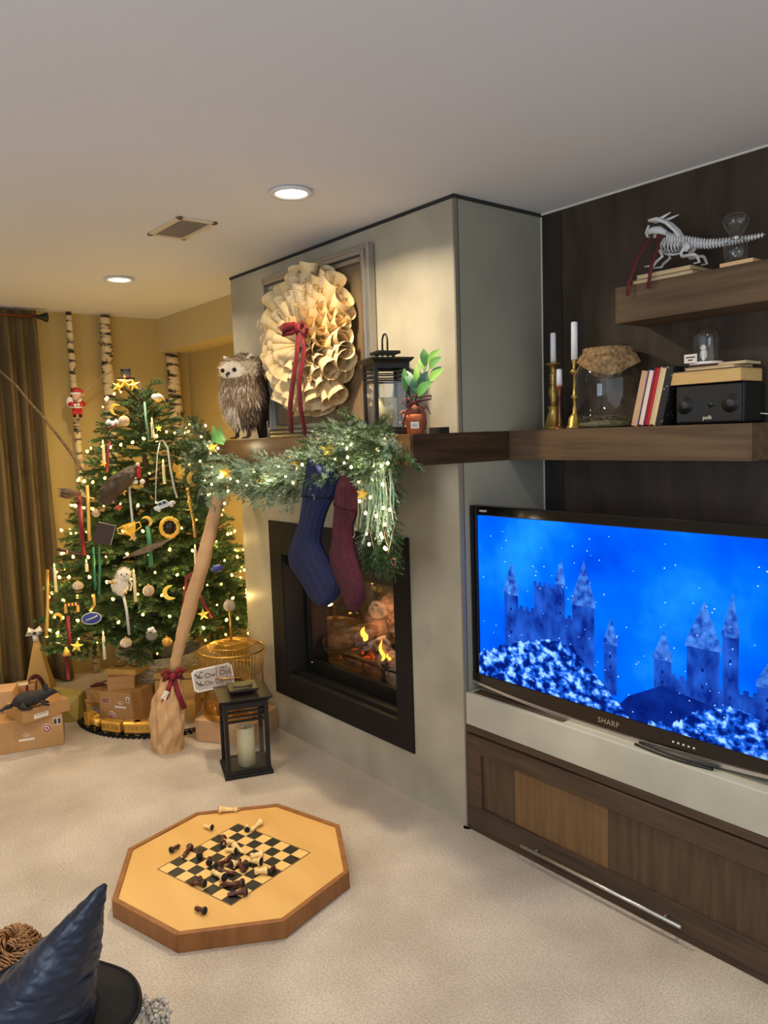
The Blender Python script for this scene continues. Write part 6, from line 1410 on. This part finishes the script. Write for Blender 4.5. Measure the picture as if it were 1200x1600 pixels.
for a in (('king', L_, 344, 1267, 374, 1264, 'pale king lying on the far rim of the board'), ('pawn', L_, 330, 1294, 319, 1291, 'pale pawn at the far left of the board'), ('pawn', L_, 386, 1299, 387, 1288, 'pale pawn, left of the two at the far right of the checks'), ('bishop', L_, 406, 1287, 393, 1296, 'pale bishop, right of the two at the far right of the checks'),
          ('pawn', D_, 270, 1328, 278, 1323, 'dark pawn farthest left on the board'), ('bishop', D_, 297, 1325, 286, 1339, 'dark bishop second from the left on the board'), ('pawn', D_, 312, 1337, 314, 1331, 'dark pawn on the left edge of the checks'), ('pawn', D_, 327, 1351, 327, 1339, 'dark pawn lying end on inside the left of the checks'), ('rook', D_, 348, 1306, 349, 1325, 'dark rook lying near the back corner of the checks'),
          ('pawn', L_, 352, 1317, 364, 1316, 'pale pawn right of the dark rook'), ('bishop', L_, 369, 1324, 379, 1330, 'pale bishop at the back of the heap'), ('pawn', L_, 366, 1330, 354, 1328, 'pale pawn below the dark rook'), ('queen', D_, 339, 1356, 362, 1341, 'dark queen lying across the middle of the heap'), ('king', L_, 364, 1353, 392, 1340, 'pale king lying in the middle of the heap'), ('knight', D_, 373, 1349, 381, 1360, 'dark knight in the middle of the heap'),
          ('pawn', D_, 384, 1357, 384, 1344, 'dark pawn upright looking in the middle of the heap'), ('rook', L_, 412, 1336, 392, 1341, 'pale rook at the right of the heap', .012), ('queen', L_, 402, 1348, 386, 1345, 'pale queen at the right of the heap'), ('rook', L_, 418, 1362, 400, 1364, 'pale rook lying at the right edge of the checks'), ('pawn', D_, 421, 1363, 428, 1356, 'dark pawn farthest right on the checks'),
          ('bishop', D_, 345, 1362, 364, 1364, 'dark bishop left of the front pale queen'), ('queen', L_, 351, 1374, 331, 1362, 'pale queen lying at the front of the heap'), ('bishop', D_, 318, 1382, 296, 1378, 'dark bishop at the front left edge of the checks'), ('pawn', D_, 314, 1380, 312, 1371, 'dark pawn behind the front left dark bishop'), ('king', D_, 376, 1383, 346, 1382, 'dark king lying in front of the heap'), ('knight', D_, 380, 1395, 360, 1396, 'dark knight at the front corner of the checks'), ('pawn', D_, 318, 1424, 307, 1420, 'dark pawn alone at the near side of the board')): piece(*a)

# ================================================================== HAT AND THE PEOPLE AT THE LOWER LEFT
HC = at('z', .60, 62, 1574); HT = at('z', .88, 163, 1385)
ht = thing('pointed_hat', 'dark blue satin pointed hat with a wide black brim', 'hat', HC); hi_ = XF[ht.name].inverted(); tip = hi_ @ HT; cb_ = hi_ @ at('z', .60, 34, 1604)
def hatc(u, v):
    a = 2*PI*u; t_ = v; r_ = .108*(1-t_)**1.0+.005*(1 if t_ < .97 else (1-t_)/.03); cx = V((cb_.x+(tip.x-cb_.x)*t_, cb_.y+(tip.y-cb_.y)*t_, .005+tip.z*t_))
    w_ = (.007*MN.noise((math.cos(a)*1.6, math.sin(a)*1.6, t_*9))+.007*MN.noise((math.cos(a)*2, math.sin(a)*2, t_*30+4))+.0025*MN.noise((math.cos(a)*5, math.sin(a)*5, t_*70)))*(1-t_*.75)
    return cx+V(((r_+w_)*math.cos(a), (r_+w_)*math.sin(a), .012*MN.noise((math.cos(a)*2, math.sin(a)*2, t_*12+9))*(1-t_)))
MB().grid(hatc, 96, 70).build('crown', 'satin', ht)
def brimf(u, v):
    a = 2*PI*u; r_ = .02+.145*v; return V((r_*math.cos(a), r_*math.sin(a), -.022*v*v+.012*math.sin(2*a+1.2)*v+.004*math.sin(5*a)*v))
o = MB().grid(brimf, 64, 8).build('brim', 'brim', ht); o.modifiers.new('s', 'SOLIDIFY').thickness = .005
MB().tube([brimf(k/64, 1) for k in range(64)], .0035, 6, closed=True).build('brim_edge', 'brim', ht)
MB().tube([(cb_.x+.112*math.cos(2*PI*k/48), cb_.y+.112*math.sin(2*PI*k/48), .012) for k in range(48)], .011, 6, closed=True).build('hat_band', 'brim', ht)
def person(name, label, nodes, edges, root, bmat):
    t = thing(name, label, 'person', nodes[root][0]); iv = XF[t.name].inverted(); me = bpy.data.meshes.new('body'); me.from_pydata([tuple(iv @ V(n[0])) for n in nodes], edges, []); me.materials.append(M[bmat])
    o = bpy.data.objects.new('body', me); C.objects.link(o); o.parent = t
    sk_ = o.modifiers.new('skin', 'SKIN'); sk_.use_smooth_shade = True
    for i, n in enumerate(nodes): me.skin_vertices[0].data[i].radius = (n[1], n[1] if len(n) < 3 else n[2])
    me.skin_vertices[0].data[root].use_root = True
    ss = o.modifiers.new('sub', 'SUBSURF'); ss.levels = 1; ss.render_levels = 2; XF[o.name] = XF[t.name]
    return t
h = HC; fw = V((-.55, .83, 0)); rt_ = V((.83, .55, 0))       # sits facing the fire
def hp_(f, r_, z): return h+fw*f+rt_*r_+V((0, 0, z-h.z))
sh = at('z', .45, 226, 1596)
nodes = [(hp_(-.03, 0, .13), .11), (hp_(-.02, 0, .25), .11), (hp_(-.01, 0, .36), .10), (hp_(0, 0, .44), .05), (hp_(.01, 0, .51), .075), (hp_(.01, 0, .57), .07),
         (hp_(-.01, .11, .39), .055), (hp_(.02, .16, .27), .042), (hp_(.15, .12, .18), .036), (hp_(.2, .1, .17), .03), (hp_(-.01, -.11, .39), .055), (hp_(.02, -.16, .27), .042), (hp_(.15, -.12, .18), .036), (hp_(.2, -.1, .17), .03),
         (hp_(.08, .1, .09), .075), (hp_(.3, .16, .08), .06), (hp_(.2, .0, .05), .05), (hp_(.08, -.1, .09), .075), (hp_(.3, -.16, .08), .06), (hp_(.22, .04, .05), .05)]
ed = [(0, 1), (1, 2), (2, 3), (3, 4), (4, 5), (2, 6), (6, 7), (7, 8), (8, 9), (2, 10), (10, 11), (11, 12), (12, 13), (0, 14), (14, 15), (15, 16), (0, 17), (17, 18), (18, 19)]
pe = person('person', 'person in a grey boucle top seated low under the black brimmed hat', nodes, ed, 0, 'fleece')
# boucle shoulder folds, the part of the top the view shows
q = random.Random(9); sb = MB(); si_ = XF[pe.name].inverted(); shl = si_ @ sh; sc0 = si_ @ hp_(-.01, .09, .38)
for k in range(1500):
    d = V((q.gauss(0, 1), q.gauss(0, 1), abs(q.gauss(0, 1)))).normalized(); t_ = q.random(); c_ = sc0.lerp(shl, t_)
    sb.ball(c_+V((d.x*.05, d.y*.05, d.z*.045)), q.uniform(.003, .006), 5)
sb.tube([sc0, sc0.lerp(shl, .5), shl], [.052, .05, .044], 12, 0); o = sb.build('sleeve', 'fleece', pe); o['kind'] = 'stuff'; o['label'] = 'nubbly grey boucle shoulder of the top'
# second person: only a curl of light brown hair shows beyond the brim
hb = at('z', .37, 26, 1484)
def h2(f, r_, z): return V((hb.x, hb.y, 0))+fw*f*.8+rt_*r_*.8+V((0, 0, z*.74))
nodes = [(h2(0, -.02, .10), .09), (h2(0, -.02, .20), .09), (h2(0, -.02, .29), .08), (h2(0, -.02, .35), .04), (h2(0, -.02, .41), .062), (h2(0, -.02, .455), .055), (h2(.05, .08, .07), .06), (h2(.24, .1, .06), .05), (h2(.05, -.1, .07), .06), (h2(.24, -.14, .06), .05), (h2(0, .08, .3), .04), (h2(.06, .1, .19), .032), (h2(.15, .06, .13), .028), (h2(0, -.12, .3), .04), (h2(.06, -.14, .19), .032), (h2(.15, -.1, .13), .028)]
p2 = person('person', 'second person whose curled light brown hair shows beyond the hat brim', nodes, [(0, 1), (1, 2), (2, 3), (3, 4), (4, 5), (0, 6), (6, 7), (0, 8), (8, 9), (2, 10), (10, 11), (11, 12), (2, 13), (13, 14), (14, 15)], 0, 'trouser')
hm = MB(); q = random.Random(14); hi2 = XF[p2.name].inverted(); hc = hi2 @ h2(0, -.01, .445)
hm.ball(hc, (.06, .06, .054), 20)
for k in range(420):
    a = q.uniform(0, 6.28); el = q.uniform(.0, 1.35); d = V((math.cos(a)*math.cos(el), math.sin(a)*math.cos(el), math.sin(el))); tn = V((-d.y, d.x, .35)).normalized(); p0 = hc+d*.057
    hm.tube([p0, p0+tn*.025+d*.008, p0+tn*.05+d*.002-V((0, 0, .012)), p0+tn*.062-d*.01-V((0, 0, .03))], [.0022, .0024, .0018, .0006], 4)
for k in range(40):
    p0 = hc+V((-.05, -.02, .0)); hm.tube([p0, p0+V((-.03, -.01+q.uniform(-.02, .02), .01)), p0+V((-.065, q.uniform(-.03, .02), -.01+q.uniform(-.02, .02)))], [.002, .002, .0006], 4)
o = hm.build('hair', 'hair', p2); o['kind'] = 'stuff'
